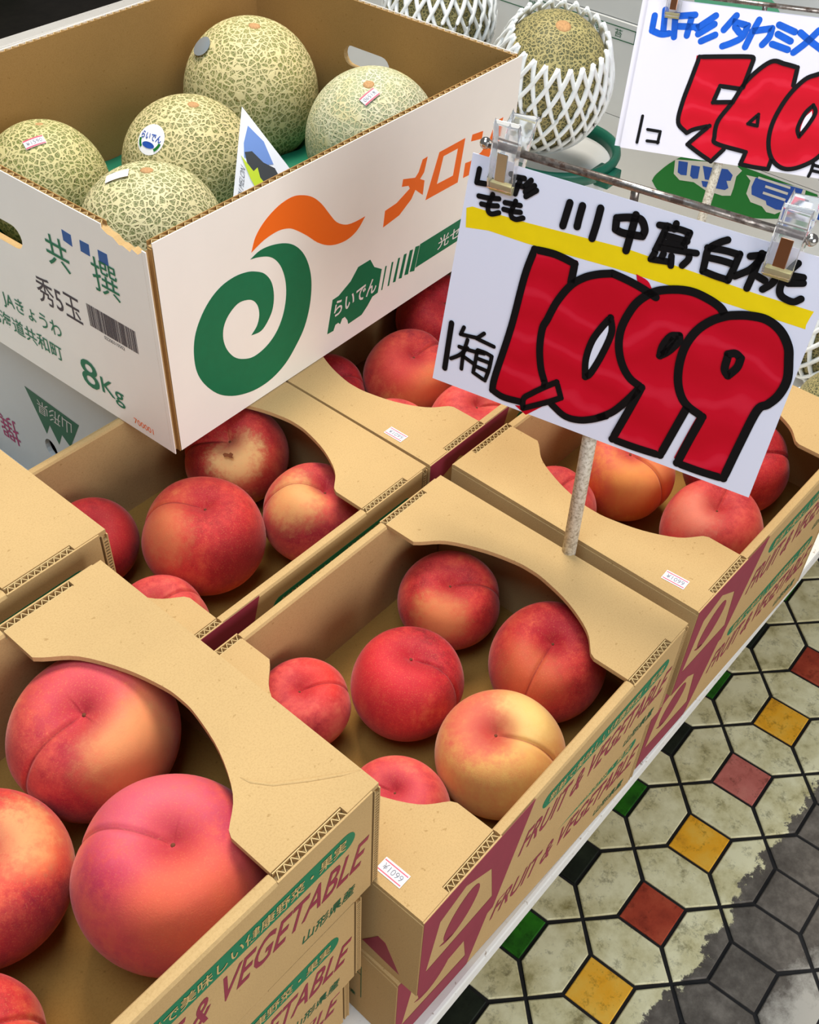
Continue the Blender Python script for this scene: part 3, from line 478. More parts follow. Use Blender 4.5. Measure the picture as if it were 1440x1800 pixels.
# ------------------------------------------------------------------ setting: floor with its tiles
FZ = -.65
fl = MB(); fl.box(-2.2, -2.0, FZ-.05, 3.4, 4.2, FZ-.0022)
floor = tag(fl.build('floor', GROUT), 'patterned floor of cream tiles with small coloured squares, worn grey beside the stall', None, None, 'structure')
PITCH = .1197; YAW = .0314; S = .0305; GAP = .0022
ux = Vector((math.cos(YAW), math.sin(YAW))); uy = Vector((-math.sin(YAW), math.cos(YAW)))
org = Vector((.3225, -.0278))      # centre of one amber square
def cellpt(a, b): return org + ux*(a*PITCH) + uy*(b*PITCH)
def tile_mesh(name, poly, mat_, ):
    mb = MB(); inn = []
    c = sum((Vector(p) for p in poly), Vector((0, 0)))/len(poly)
    n = len(poly)
    k0 = mb.pts([(p[0], p[1], 0) for p in poly])
    k1 = mb.pts([(p[0], p[1], .0018) for p in poly])
    k2 = mb.pts([(c.x+(p[0]-c.x)*.965, c.y+(p[1]-c.y)*.965, .0026) for p in poly])
    for i in range(n):
        j = (i+1) % n
        mb.face((k0+i, k0+j, k1+j, k1+i)); mb.face((k1+i, k1+j, k2+j, k2+i))
    mb.face([k2+i for i in range(n)])
    return mb.mesh(name, mat_)
g = GAP
q_ = S-.0026; sq = [(-q_, -q_), (q_, -q_), (q_, q_), (-q_, q_)]
SQM = {k: tile_mesh('coloured_tile', sq, v) for k, v in TCOL.items()}
h = PITCH/2; e = g*.75
hexx = [(S+e, -S+g*1.2), (h, -h+g*1.6), (2*h-S-e, -S+g*1.2), (2*h-S-e, S-g*1.2), (h, h-g*1.6), (S+e, S-g*1.2)]
HX = tile_mesh('cream_tile', hexx, CREAM)
HY = tile_mesh('cream_tile', [(-y, x) for x, y in hexx], CREAM)
def view_dist(p):
    q = Vector((p.x, p.y, FZ)) - Vector(CP)
    r = Vector(CR[0]).dot(q); d = Vector(CR[1]).dot(q); f_ = Vector(CR[2]).dot(q)
    if f_ < .1: return 1e9
    u = 720+1919.6*r/f_; v = 900+1919.6*d/f_
    if p.y > .2: return 1e6+q.length
    return (max(0, -u, u-1440)+max(0, -v, v-1800))*10+q.length
ROWC = {0: ['yellow', 'red', 'yellow', 'pink'], 1: ['green', 'dark'], -1: ['dark', 'green'], -2: ['red', 'yellow'], -3: ['dark', 'green'], -4: ['yellow', 'red']}
cells = []
for a in range(-16, 24):
    for b in range(-14, 3):
        p = cellpt(a, b)
        for kind_, ctr in (('sq', p), ('hx', p+ux*h), ('hy', p+uy*h)): cells.append((view_dist(ctr), a, b, p, kind_))
cells.sort(key=lambda c_: c_[0])
num = {'coloured_tile': 0, 'cream_tile': 0}; rest = MB(); RK = list(TCOL)
for dist_, a, b, p, kind_ in cells:
    nm = 'coloured_tile' if kind_ == 'sq' else 'cream_tile'
    cs = ROWC.get(b, ['dark', 'green']); col_ = cs[a % len(cs)]
    me = SQM[col_] if kind_ == 'sq' else (HX if kind_ == 'hx' else HY)
    if num[nm] < 290 and dist_ < 3000:
        num[nm] += 1
        o = link(nm, me, floor); o.location = (p.x, p.y, FZ-.0022+R.uniform(0, .0003)); o.rotation_euler = (0, 0, YAW)
    else:
        k = rest.pts([(p.x+ux.x*v.co.x+uy.x*v.co.y, p.y+ux.y*v.co.x+uy.y*v.co.y, FZ-.0022+v.co.z) for v in me.vertices])
        for pl in me.polygons: rest.face([k+i for i in pl.vertices], 5 if kind_ != 'sq' else RK.index(col_))
tag(rest.build('tile_field', [TCOL[k_] for k_ in RK]+[CREAM], floor), None, None, None, 'stuff')

# ------------------------------------------------------------------ display table
H = .1012; TZ = -2*H
tb = empty('display_table', (.4, .8, FZ)); tag(tb, 'white painted wooden display table under all the boxes', 'table')
def tpart(name, x0, y0, z0, x1, y1, z1, mat_, bev=.002):
    mb = MB(); cx, cy = (x0+x1)/2, (y0+y1)/2
    mb.box(x0-cx, y0-cy, z0, x1-cx, y1-cy, z1); o = mb.build(name, mat_, tb); o.location = (cx-.4, cy-.8, -FZ)
    return soften(o, bev)
tpart('front_board', -.75, .0035, TZ-.022, 1.75, .031, TZ-.0005, PAINT, .003)
tpart('back_board', -.75, 1.655, TZ-.022, 1.75, 1.69, TZ-.0005, PAINT, .003)
x = -.75
while x < 1.74:
    tpart('plank', x+.001, .0325, TZ-.02, x+.0985, 1.6535, TZ-.001, PAINT); x += .1
for lx in (-.7, 1.64):
    for ly in (.05, 1.58): tpart('leg', lx, ly, FZ, lx+.06, ly+.06, TZ-.022, PAINT)
tpart('apron', -.64, .06, TZ-.10, 1.64, .08, TZ-.022, PAINT)

# dark platform, added in place of shaded floor, and green crate beyond the table
dp = MB(); dp.box(-1.0, 1.9, FZ, 3.2, 4.1, FZ+.03); soften(tag(dp.build('shade_platform', FLOOR_SHADE), 'dark platform added to stand in for the shaded floor behind the table', 'platform'), .004)
gc = empty('green_crate', (1.15, 2.92, FZ+.031)); tag(gc, 'dark green plastic crate on the platform behind the table', 'crate')
mb = MB()
for q in ((0, 0, 0, .5, .4, .01), (0, 0, .01, .5, .012, .16), (0, .388, .01, .5, .4, .16), (0, .012, .01, .012, .388, .16), (.488, .012, .01, .5, .388, .16)): mb.box(*q)
mb.build('body', GREENPL, gc)
mb = MB()
for q in ((-.012, -.012, .16, .512, .014, .175), (-.012, .386, .16, .512, .412, .175), (-.012, .014, .16, .014, .386, .175), (.486, .014, .16, .512, .386, .175)): mb.box(*q)
mb.build('rim', GREENPL, gc)

# ------------------------------------------------------------------ peach boxes
L = .296; W = .232; fw = .0725; T = .008; NC = .024
def side(mb, x0, x1, prof):
    k = mb.pts([(x0, y, z) for y, z in prof]); k2 = mb.pts([(x1, y, z) for y, z in prof]); n = len(prof)
    for i in range(n): mb.face((k+i, k+(i+1) % n, k2+(i+1) % n, k2+i))
    mb.face([k+i for i in range(n)][::-1]); mb.face([k2+i for i in range(n)])
def long_wall(flip):
    f_ = (lambda y: W-y) if flip else (lambda y: y)
    mb = MB()
    prof = [(0, .0), (T, 0), (T, H-.0028), (T-.0012, H-.0009), (T/2, H-.0002), (.0012, H-.0009), (0, H-.0028)]
    side(mb, fw+.0008, L-fw-.0008, [(f_(y), z) for y, z in prof])
    low = [(0, 0), (T, 0), (T, H-.0048), (.0011, H-.0048), (.0011, H-.0005), (0, H-.0005)]
    for x0, x1 in ((.0004, fw+.0008), (L-fw-.0008, L-.0064)): side(mb, x0, x1, [(f_(y), z) for y, z in low])
    return mb.mesh('long_wall', KRAFT)
def flutes(x0, x1, y0, y1, z0, z1, pitch, th=.00055):
    mb = MB(); x = x0; up = True
    while x + pitch/2 < x1:
        a, b = (y0, y1) if up else (y1, y0)
        mb.prism([(x, a), (x+th, a), (x+pitch/2+th, b), (x+pitch/2, b)], z0, z1); x += pitch/2; up = not up
    return mb
def flute_mesh():
    mb = flutes(0, fw-NC-.001, .0012, .0054, H-.0048, H-.0008, .0047)
    mb.box(0, .0054, H-.0048, fw-NC-.001, .0060, H-.0006); return mb.mesh('fluted_edge', FLUTE)
FLM = flute_mesh()
def side_wall_mesh(th=.0045):
    mb = MB(); mb.box(0, .0003, 0, th*.18, W-.0003, H-.0038); mb.box(th*.82, .0003, 0, th, W-.0003, H-.0038)
    mb.box(th*.18, .003, 0, th*.82, W-.003, H-.0038)
    z = .001
    while z < H-.008:
        for yy0, yy1 in ((.0005, .003), (W-.003, W-.0005)): mb.box(th*.18, yy0, z, th*.82, yy1, z+.0012)
        z += .0026
    return mb.mesh('side_wall', KRAFT)
SWM = side_wall_mesh()
arc = [(fw, .034), (.0705, .038), (.0555, .0515), (.0430, .0760), (.0362, .1020), (.0350, .1160), (.0362, .1300), (.0425, .1540), (.0545, .1800), (.0690, .1945), (fw, .1985)]
arc = [arc[0]] + smooth_poly(arc[1:-1], 4, False, 90) + [arc[-1]]
def flap_mesh(mirror):
    p = [(0.0006, .0012), (NC, .0012), (NC, .0064), (fw, .0064)] + arc + [(fw, W-.0064), (NC, W-.0064), (NC, W-.0012), (.0006, W-.0012)]
    if mirror: p = [(L-x, y) for x, y in p][::-1]
    mb = MB(); mb.prism(p, H-.0037, H)
    return mb.mesh('flap', KRAFT)
FLAPL = flap_mesh(False); FLAPR = flap_mesh(True)
LW0 = long_wall(False); LW1 = long_wall(True)
mb = MB(); mb.box(.0045, T, 0, L-.0045, W-T, .003); BOTM = mb.mesh('bottom_panel', KRAFT_SHADED)
FF = Frame((0, 0, 0), (1, 0, 0), (0, 0, 1))
house = [(.0069, .0242), (.0166, .0773), (.0403, .0867), (.0675, .0690), (.0746, .0219)]
def prints():
    r = {}
    mb = MB(); pr_poly(mb, FF, [(.0005, .0005), (.0005, H-.0008), (.1080, H-.0008), (.0785, .0005)], .00025, [house[::-1]])
    a = [(.0395+.0165*math.cos(q)*.9+.008*math.sin(q), .0535+.019*math.sin(q)) for q in (k*math.pi/14 for k in range(28))]
    pr_poly(mb, FF, a, .00025); pr_poly(mb, FF, smooth_poly([(.0190, .0400), (.0250, .0355), (.0335, .0345), (.0290, .0380)], 4), .00025)
    r['maroon_emblem'] = mb.mesh('maroon_emblem', MAROON)
    mb = MB(); pr_text(mb, FF, 'FRUIT & VEGETABLE', .1000, .0365, .2800, .0610, .0002, .32, .012); r['maroon_lettering'] = mb.mesh('maroon_lettering', MAROON)
    mb = MB(); n = 10; x0, x1, zc, rr = .128, .2685, .0755, .0078
    pill = [(x0-rr*math.sin(math.pi*k/n)*1.0, zc+rr*math.cos(math.pi*k/n)) for k in range(n+1)] + [(x1+rr*math.sin(math.pi*k/n), zc-rr*math.cos(math.pi*k/n)) for k in range(n+1)]
    pr_poly(mb, FF, pill, .0002); r['green_band'] = mb.mesh('green_band', GREENP)
    mb = MB(); pr_text(mb, FF, '新鮮で美味しい健康野菜・果実', .127, .0705, .2690, .0805, .0005, .1, .01); r['band_lettering'] = mb.mesh('band_lettering', PILLTXT)
    mb = MB(); pr_text(mb, FF, '山形県産', .2345, .0120, .2750, .0222, .0002, .2, .012); r['origin_lettering'] = mb.mesh('origin_lettering', GREEND)
    return r
PRINTS = prints()
def make_box(loc, rz, label, sticker=None):
    b = empty('peach_box', loc, rz); tag(b, label, 'box', 'cardboard peach boxes on the table')
    link('bottom_panel', BOTM, b)
    fwall = link('front_wall', LW0, b); bwall = link('back_wall', LW1, b)
    for k, me in PRINTS.items(): link(k, me, fwall)
    for par, yy, sgn in ((fwall, 0, 1), (bwall, W, -1)):
        for xx in (NC+.0005, L-fw+.0005):
            o = link('fluted_edge', FLM, par); o.location = (xx, yy, 0); o.scale = (1, sgn, 1)
    l_ = link('side_wall', SWM, b); r_ = link('side_wall', SWM, b); r_.location = (L-.0045, 0, 0)
    f1 = link('flap', FLAPL, b); f2 = link('flap', FLAPR, b)
    if sticker:
        c, u, v, txt = sticker
        fr = Frame((c[0], c[1], H), u, v); st = MB(); st.prism([(-.0093, -.005), (.0093, -.005), (.0093, .005), (-.0093, .005)], .0002, .0005, (), lambda x, y, z: fr(x, y, z))
        so = st.build('price_sticker', STICKW, f1)
        mb = MB()
        for q in (-.0037, .0034): pr_poly(mb, fr, [(-.0088, q-.0004), (.0088, q-.0004), (.0088, q+.0004), (-.0088, q+.0004)], .0007)
        mb.build('red_line', STICKR, f1)
        mb = MB(); pr_text(mb, fr, txt, -.0072, -.0022, .0072, .0022, .0007); mb.build('price_lettering', STICKT, f1)
    return b
ST = ((-0.0001+.0118, .0333), (0, -1, 0), (1, 0, 0), '¥1099')
make_box((-.2922, .0408, 0), -.0094, 'nearest peach box on top of the tall front stack, flap creased')
make_box((-.3060, .0415, -H), -.012, 'second peach box down in the tall front stack of three')
make_box((-.3040, .0560, -2*H), -.02, 'bottom peach box of the tall front stack, standing on the white table')
make_box((-.2717, .2866, 0), 0, 'pale peach box at the left edge, behind the nearest box')
make_box((-.2990, .2950, -H), 0, 'middle peach box of the left back stack, hidden below the pale left-edge box')
make_box((-.2990, .2960, -2*H), 0, 'bottom peach box of the left back stack on the table')
bc = make_box((0, 0, -H), 0, 'middle front peach box holding six peaches, price sticker on near flap', ST)
bc2 = make_box((-.0030, .0130, -2*H), -.030, 'lower peach box directly beneath the middle front box of six peaches')
make_box((.3092, .0004, -H), -.0116, 'right front peach box standing behind the big 1,099 price card', ((.0158, .0296), (.06, -1, 0), (1, .06, 0), '¥1099'))
make_box((.3005, .0065, -2*H), -.020, 'lower peach box at the table edge under the right front box')
make_box((.0002, .2462, -H), -.004, 'peach box partly covered by the corner of the white melon box')
make_box((-.0020, .2515, -2*H), 0, 'lower peach box under the one below the melon box corner')
make_box((.2980, .2440, -H), 0, 'back peach box tucked under the front of the melon box', ((.0105, .0462), (0, -1, 0), (1, 0, 0), '¥1099'))
make_box((.3000, .2515, -2*H), 0, 'lower peach box under the back box beside the melon box')
# prints on the near end of the middle front stack
sw = [c for c in bc.children if c.name.startswith('side_wall')][0]
FL_ = Frame((0, 0, 0), (0, -1, 0), (0, 0, 1))
mb = MB(); pr_poly(mb, FL_, [(-.0460, .0140), (-.0330, .0375), (-.0270, .0365), (-.0149, .0093)][::-1], .0002); mb.build('maroon_triangle', MAROON, sw)
sw2 = [c for c in bc2.children if c.name.startswith('side_wall')][0]
mb = MB()
for q in ((-.060, .078, -.0315, .0786), (-.060, .0655, -.0315, .0661), (-.0321, .029, -.0315, .0786), (-.060, .029, -.0594, .0786)): pr_poly(mb, FL_, [(q[0], q[1]), (q[2], q[1]), (q[2], q[3]), (q[0], q[3])], .0002)
pr_text(mb, FL_, '等級', -.0480, .0690, -.0385, .0755, .0002); pr_text(mb, FL_, '山形県産', -.0570, .0230, -.0370, .0290, .0002, 0, .02); mb.build('green_frame_print', GREEND, sw2)

# crease on the nearest flap
# ------------------------------------------------------------------ peaches
def peach_mesh(seed):
    rr = random.Random(seed); nt, np_ = 60, 110
    ph0 = rr.uniform(0, 6.28); cav = rr.uniform(.22, .28); sd = rr.uniform(.04, .06); asym = rr.uniform(.01, .03)
    mb = MB()
    def rad(th, ph):
        d = math.atan2(math.sin(ph), math.cos(ph))
        r = 1.0
        r -= cav*.55*math.exp(-(th/.15)**2) + cav*.80*math.exp(-(th/.45)**2)
        r += .05*math.exp(-((th-.72)/.35)**2)
        s = d*max(math.sin(th), .02)
        env = min(1, th/.25)*max(0, min(1, (2.75-th)/.5))
        r -= sd*math.exp(-(s/.038)**2)*env*(.55+.45*math.exp(-((th-.5)/.7)**2)) if abs(d) < 1.6 else 0
        r -= (.04+.05*math.exp(-((th-.35)/.5)**2))*math.exp(-(s/.26)**2)*env if abs(d) < 1.6 else 0
        r += asym*math.sin(2*ph+ph0)*math.sin(th) + .012*math.sin(3*th+ph0)
        r += .02*math.exp(-((math.pi-th)/.2)**2)
        return r
    top_ = mb.pts([(0, 0, (1-cav*1.33)*.95)])
    rings = []
    for i in range(1, nt):
        th = math.pi*(i/nt)**1.08
        row = []
        for k in range(np_):
            t = 2*math.pi*k/np_
            ph = t - .78*math.sin(t)                      # denser columns around the suture
            r = rad(th, ph); row.append((r*math.sin(th)*math.cos(ph), r*math.sin(th)*math.sin(ph), r*math.cos(th)*.95))
        rings.append(mb.pts(row))
    bot = mb.pts([(0, 0, -.97*.95)])
    for k in range(np_):
        j = (k+1) % np_
        mb.face((top_, rings[0]+k, rings[0]+j))
        for i in range(len(rings)-1): mb.face((rings[i]+k, rings[i+1]+k, rings[i+1]+j, rings[i]+j))
        mb.face((rings[-1]+j, rings[-1]+k, bot))
    me = mb.mesh('peach', PM['red'], True)
    return me, 1-cav*1.33
PMS = [peach_mesh(s) for s in (3, 8, 15, 21)]
mb = MB(); mb.lathe([(0.0001, -.03), (.035, -.025), (.04, .0), (.028, .018), (.0001, .022)], 10); STM = mb.mesh('stem_scar', STEM, True)
PLAB = ['blushed peach with a long suture in the nearest box, upper left beside the flap', 'largest pink peach, right of centre in the nearest box', 'peach cut by the left picture edge in the nearest box', 'peach in the bottom left corner of the picture, nearest box',
 'red peach at the back of the middle front box, under its far flap', 'red peach with dark suture beside the far flap of the middle front box', 'deep red peach in the centre of the middle front box', 'pale yellow peach with a pink top in the middle front box', 'coral peach in the middle front box, half hidden by the nearest box', 'coral peach peeping over the stickered near flap of the middle front box',
 'orange peach behind the sign stick in the right front box', 'coral peach right below the price card corner in the right front box', 'dark red peach behind the right edge of the price card', 'coral peach left of the sign stick, mostly behind a flap', 'peach just peeping over the flap of the right front box, below the orange one',
 'peach with a golden patch and brown scar under the melon box corner', 'big red peach in the centre of the box below the melon box corner', 'blushed peach under the curved flap, in the box below the melon box corner', 'deep red peach beside the pale left-edge box flap', 'coral peach at the near end of the box below the melon box corner',
 'large red peach in the back box below the melon box front', 'peach wedged at the left end of the back box under the melon box', 'dark shaded peach in the back box against the left edge of the price card', 'coral peach under the lower left corner of the price card', 'peach just peeping over the stickered flap of the back box']
BZ = {'a': 0, 'c': -H, 'd': -H, 'e': -H, 'f': -H}
for i, (b, loc, r, q, var) in enumerate(PEACHES):
    me, ch = PMS[i % 4]
    o = link('peach', me); o.location = loc; o.scale = (r, r, r); o.rotation_mode = 'QUATERNION'; o.rotation_quaternion = q
    o.material_slots[0].link = 'OBJECT'; pal = PAL[var]; o.material_slots[0].material = peach_mat('peach_skin', pal[0], pal[1], pal[2], SPOTS.get(i, ()), .35 if var == 'yellow' else .8)
    tag(o, PLAB[i], 'peach', 'peaches in the cardboard boxes')
    s_ = link('stem_scar', STM, o); s_.location = (0, 0, (ch+.002)*.95); s_.scale = (.75, .75, .75)
    if i == 15:                                                   # brown scar on the golden patch
        d = Vector((-.55, -.45, .62)).normalized(); qi = Quaternion(q).inverted()
        mb = MB(); e1 = d.cross(Vector((0, 0, 1))).normalized(); e2 = e1.cross(d)
        pts_ = [(.09, .02), (.05, .045), (-.02, .03), (-.05, .06), (-.10, .03), (-.08, -.02), (-.11, -.05), (-.04, -.04), (0, -.02), (.06, -.03)]
        mb.prism(smooth_poly(pts_, 3), .985, 1.012, (), lambda x, y, z: qi @ ((d + e1*x + e2*y).normalized()*z)); mb.build('brown_scar', SUT, o)

# crease line pressed into the nearest flap
near = bpy.data.objects['peach_box']
fl2 = [c for c in near.children if c.name.startswith('flap')][1]
mb = MB(); mb.tube([(.2490, .0575, H-.0003), (.2515, .0500, H-.0001), (.258, .0405, H-.0001), (.272, .029, H), (.286, .0185, H), (.2948, .0130, H-.0002)], [.0004, .0011, .0012, .0012, .001, .0005], 8, True, 0, .55); mb.build('crease', KRAFT, fl2, True)

# ------------------------------------------------------------------ melon box
mL, mW, mH, mT = .459, .349, .1905, .006
MO = (.1672, .4046, .0006); MYAW = .0285
mbx = empty('melon_box', MO, MYAW); tag(mbx, 'open white printed carton holding five netted melons', 'box')
FH = .0035
def wall(name, poly, xf, holes=()):
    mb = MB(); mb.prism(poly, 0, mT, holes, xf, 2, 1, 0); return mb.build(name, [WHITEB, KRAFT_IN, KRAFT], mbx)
def slot(cx, cz, w_, h_):
    r_ = h_/2; n = 8
    return [(cx-w_/2+r_-r_*math.sin(math.pi*k/n), cz+r_*math.cos(math.pi*k/n)) for k in range(n+1)] + [(cx+w_/2-r_+r_*math.sin(math.pi*k/n), cz-r_*math.cos(math.pi*k/n)) for k in range(n+1)]
zt = mH-FH
front = wall('front_wall', [(mT+.0006, 0), (mL-.0002, 0), (mL-.0002, zt), (mT+.0006, zt)], lambda x, y, z: (x, z, y))
back = wall('back_wall', [(0, 0), (mL, 0), (mL, zt), (0, zt)], lambda x, y, z: (x, mW-z, y))
rag = [(.0045, mH-.006), (.009, mH-.0095), (.015, mH-.0075), (.0175, mH-.0108), (.025, mH-.0088), (.029, mH-.0098), (.035, mH-.0060), (.041, mH-.0058), (.046, zt)]
left = wall('left_wall', [(.0045, 0), (mW-mT, 0), (mW-mT, zt)] + rag[::-1], lambda x, y, z: (z, x, y), [slot(.196, .1335, .082, .021)])
right = wall('right_wall', [(mT, 0), (mW-mT, 0), (mW-mT, zt), (mT, zt)], lambda x, y, z: (mL-z, x, y), [slot(.186, .1335, .062, .021)])
for x0_, x1_, mt_ in ((0, .0008, WHITEB), (mT-.0008, mT, KRAFT_IN)): mb = MB(); mb.box(x0_, .0002, 0, x1_, .0044, mH-.0045); mb.build('corner_liner', mt_, left)
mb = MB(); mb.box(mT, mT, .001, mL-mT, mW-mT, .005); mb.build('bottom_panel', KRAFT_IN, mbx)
def rim(par, x0, x1, xf):
    mb = flutes(x0, x1, .0007, mT-.0007, zt, mH-.0004, .0078, .0006)
    mb.v = [xf(*p) for p in mb.v]; mb.build('fluted_edge', FLUTE, par)
    for a, b, mt in ((0, .0007, WHITEB), (mT-.0007, mT, KRAFT_IN)):
        m2 = MB(); m2.box(x0, a, zt, x1, b, mH); m2.v = [xf(*p) for p in m2.v]; m2.build('liner_edge', mt, par)
rim(front, mT+.0006, mL-.0005, lambda x, y, z: (x, y, z)); rim(back, 0, mL, lambda x, y, z: (x, mW-y, z))
rim(left, .047, mW-mT, lambda x, y, z: (y, x, z)); rim(right, mT, mW-mT, lambda x, y, z: (mL-y, x, z))
MF = Frame((0, 0, 0), (1, 0, 0), (0, 0, 1)); MLF = Frame((0, 0, 0), (0, -1, 0), (0, 0, 1))
mb = MB(); pr_poly(mb, MF, smooth_poly(MELON['wave'], 4), .0002); mb.build('orange_wave', ORANGE, front)
mb = MB(); pr_poly(mb, MF, smooth_poly(MELON['swirl'], 4), .0002); mb.build('green_swirl', GREENP, front)
mb = MB(); pr_poly(mb, MF, MELON['isle'], .0002); mb.build('green_island_emblem', GREENP, front)
mb = MB()
for q in MELON['bars']: pr_poly(mb, MF, q, .0002)
bq = MELON['band']; pr_poly(mb, MF, [bq[0], (.4450, bq[0][1]), (.4410, bq[3][1]), bq[3]], .0002); mb.build('green_bars', GREENP, front)
mb = MB(); pr_poly(mb, MF, MELON['me'], .0002); pr_poly(mb, MF, MELON['ro'][0], .0002, [MELON['ro'][1][::-1]]); pr_poly(mb, MF, MELON['n1'], .0002); pr_poly(mb, MF, MELON['n2'], .0002); mb.build('orange_lettering', ORANGE, front)
mb = MB(); pr_text(mb, MF, 'らいでん', .1918, .0345, .2500, .0500, .0005, .18, .02); mb.build('white_lettering', LETW, front); mb = MB(); pr_text(mb, MF, '光センサー', .3422, .0362, .4320, .0490, .0005, .15, .01); mb.build('white_lettering', LETW, front)
mb = MB()
for s_, a, b, c, d, of in (('共', -.1225, .1275, -.0950, .1560, .006), ('撰', -.0675, .1275, -.0380, .1580, .0), ('JAきょうわ', -.2070, .0490, -.1278, .0675, .006), ('北海道共和町', -.2360, .0255, -.1340, .0420, .006), ('8', -.1100, .0165, -.0880, .0455, .008), ('Kg', -.0850, .0150, -.0570, .0365, .006)):
    mb = MB(); pr_text(mb, MLF, s_, a, b, c, d, .0004, 0, of); mb.build('green_lettering', GREENP, left)
mb = MB(); pr_text(mb, MLF, '秀5玉', -.1490, .0810, -.0935, .1075, .0002, 0, .006)
x = -.0840
while x < -.0270:
    wd = R.choice((.0004, .0004, .0008, .0012)); pr_poly(mb, MLF, [(x, .0866), (x+wd, .0866), (x+wd, .1076), (x, .1076)], .0002); x += wd+R.choice((.0004, .0004, .0007))
pr_text(mb, MLF, '02200310502', -.0680, .0815, -.0440, .0848, .0002); mb.build('stamped_code', DKTXT, left)
mb = MB()
for q in MELON['squares']: pr_poly(mb, MLF, [(-y, z) for y, z in q], .0002)
mb.build('blue_squares', BLUEP, left)
mb = MB(); pr_text(mb, MLF, '700001', -.0485, .0065, -.0248, .0125, .0002); mb.build('orange_number', ORANGE, left)
# green tray paper in the box
nx, ny = 46, 34; mb = MB(); xs = [mT+.001+(mL-2*mT-.002)*i/nx for i in range(nx+1)]; ys = [mT+.001+(mW-2*mT-.002)*i/ny for i in range(ny+1)]
mloc = []
for c, r_, s_, k_ in MELONS:
    d = Vector(c)-Vector(MO); cs, sn = math.cos(-MYAW), math.sin(-MYAW); mloc.append((d.x*cs-d.y*sn, d.x*sn+d.y*cs, d.z, r_))
def tz(x_, y_):
    z = .056
    for a, b, c, r_ in mloc:
        dd = math.hypot(x_-a, y_-b)
        if dd < r_*.97: z = min(z, c-math.sqrt(max(r_*r_*1.02-dd*dd, 0))-.003)
    return max(z, .008)+.003*math.sin(x_*60)*math.sin(y_*70)
k = mb.pts([(a, b, tz(a, b)) for b in ys for a in xs])
for j in range(ny):
    for i in range(nx): mb.face((k+j*(nx+1)+i, k+j*(nx+1)+i+1, k+(j+1)*(nx+1)+i+1, k+(j+1)*(nx+1)+i))
tr = mb.build('tray_liner', LINER, None, True); tr.location = MO; tr.rotation_euler = (0, 0, MYAW); tag(tr, 'green moulded paper tray under the melons in the white carton', 'tray')
sm = tr.modifiers.new('thickness', 'SOLIDIFY'); sm.thickness = .0012

# ------------------------------------------------------------------ melons
def melon_mesh(seed, mat_, zs=1.0):
    rr = random.Random(seed); a, b = rr.uniform(0, 6), rr.uniform(0, 6); mb = MB(); nt, np_ = 40, 56
    t0 = mb.pts([(0, 0, zs*.965)]); rings = []
    for i in range(1, nt):
        th = math.pi*i/nt
        rings.append(mb.pts([((1+.012*math.sin(2*p+a)*math.sin(th)-.03*math.exp(-(th/.2)**2))*math.sin(th)*math.cos(p), (1+.012*math.sin(2*p+a)*math.sin(th))*math.sin(th)*math.sin(p), zs*(1-.035*math.exp(-(th/.16)**2)+.01*math.sin(3*th+b))*math.cos(th)) for p in (2*math.pi*k/np_ for k in range(np_))]))
    b0 = mb.pts([(0, 0, -zs)])
    for k in range(np_):
        j = (k+1) % np_; mb.face((t0, rings[0]+k, rings[0]+j)); mb.face((rings[-1]+j, rings[-1]+k, b0))
        for i in range(nt-2): mb.face((rings[i]+k, rings[i+1]+k, rings[i+1]+j, rings[i]+j))
    return mb.mesh('rind', mat_, True)
mb = MB(); mb.lathe([(.0001, .012), (.03, .016), (.06, .012), (.085, .0), (.09, -.03)], 14); SCM = mb.mesh('stem_scar', SCAR, True)
def on_ball(d, up, rr):
    d = Vector(d).normalized(); e1 = Vector(up).cross(d).normalized(); e2 = d.cross(e1)
    return lambda x, y, h=0: (d*rr + e1*x + e2*y).normalized()*(rr+h)
def grid_sheet(xf, w_, h_, rnd, h, mat_, name, par, n=10):
    mb = MB(); row = []
    if rnd:
        c = mb.pts([xf(0, 0, h)]); rg = []
        for i in range(1, 5): rg.append(mb.pts([xf(w_/2*i/4*math.cos(a*math.pi/12), h_/2*i/4*math.sin(a*math.pi/12), h) for a in range(24)]))
        for a in range(24):
            b = (a+1) % 24; mb.face((c, rg[0]+a, rg[0]+b))
            for i in range(3): mb.face((rg[i]+a, rg[i+1]+a, rg[i+1]+b, rg[i]+b))
    else:
        k = mb.pts([xf(-w_/2+w_*i/n, -h_/2+h_*j/n, h) for j in range(n+1) for i in range(n+1)])
        for j in range(n):
            for i in range(n): mb.face((k+j*(n+1)+i, k+j*(n+1)+i+1, k+(j+1)*(n+1)+i+1, k+(j+1)*(n+1)+i))
    return mb.build(name, mat_, par, True)
def price_tag(par, d, up, rr, txt='¥1590'):
    xf = on_ball(d, up, rr); st = grid_sheet(xf, .0185, .0100, False, .0006, STICKW, 'price_sticker', par)
    mb = MB()
    for q in (-.0040, .0040):
        k = mb.pts([xf(-.009+.018*i/8, q+s_, .0009) for i in range(9) for s_ in (-.0007, .0007)])
        for i in range(8): mb.face((k+2*i, k+2*i+2, k+2*i+3, k+2*i+1))
    mb.build('red_line', STICKR, st)
    mb = MB(); pr_text(mb, xf, txt, -.0072, -.0022, .0072, .0022, .0009); mb.build('price_lettering', STICKT, st)
MLAB = ['tallest melon at the back of the carton with a yellow sun patch', 'pale melon with a pink price sticker at the right end of the carton', 'melon with a round white sticker in the middle of the carton', 'melon at the left picture edge of the carton with a price sticker', 'front melon at the near corner of the carton with a small white label']
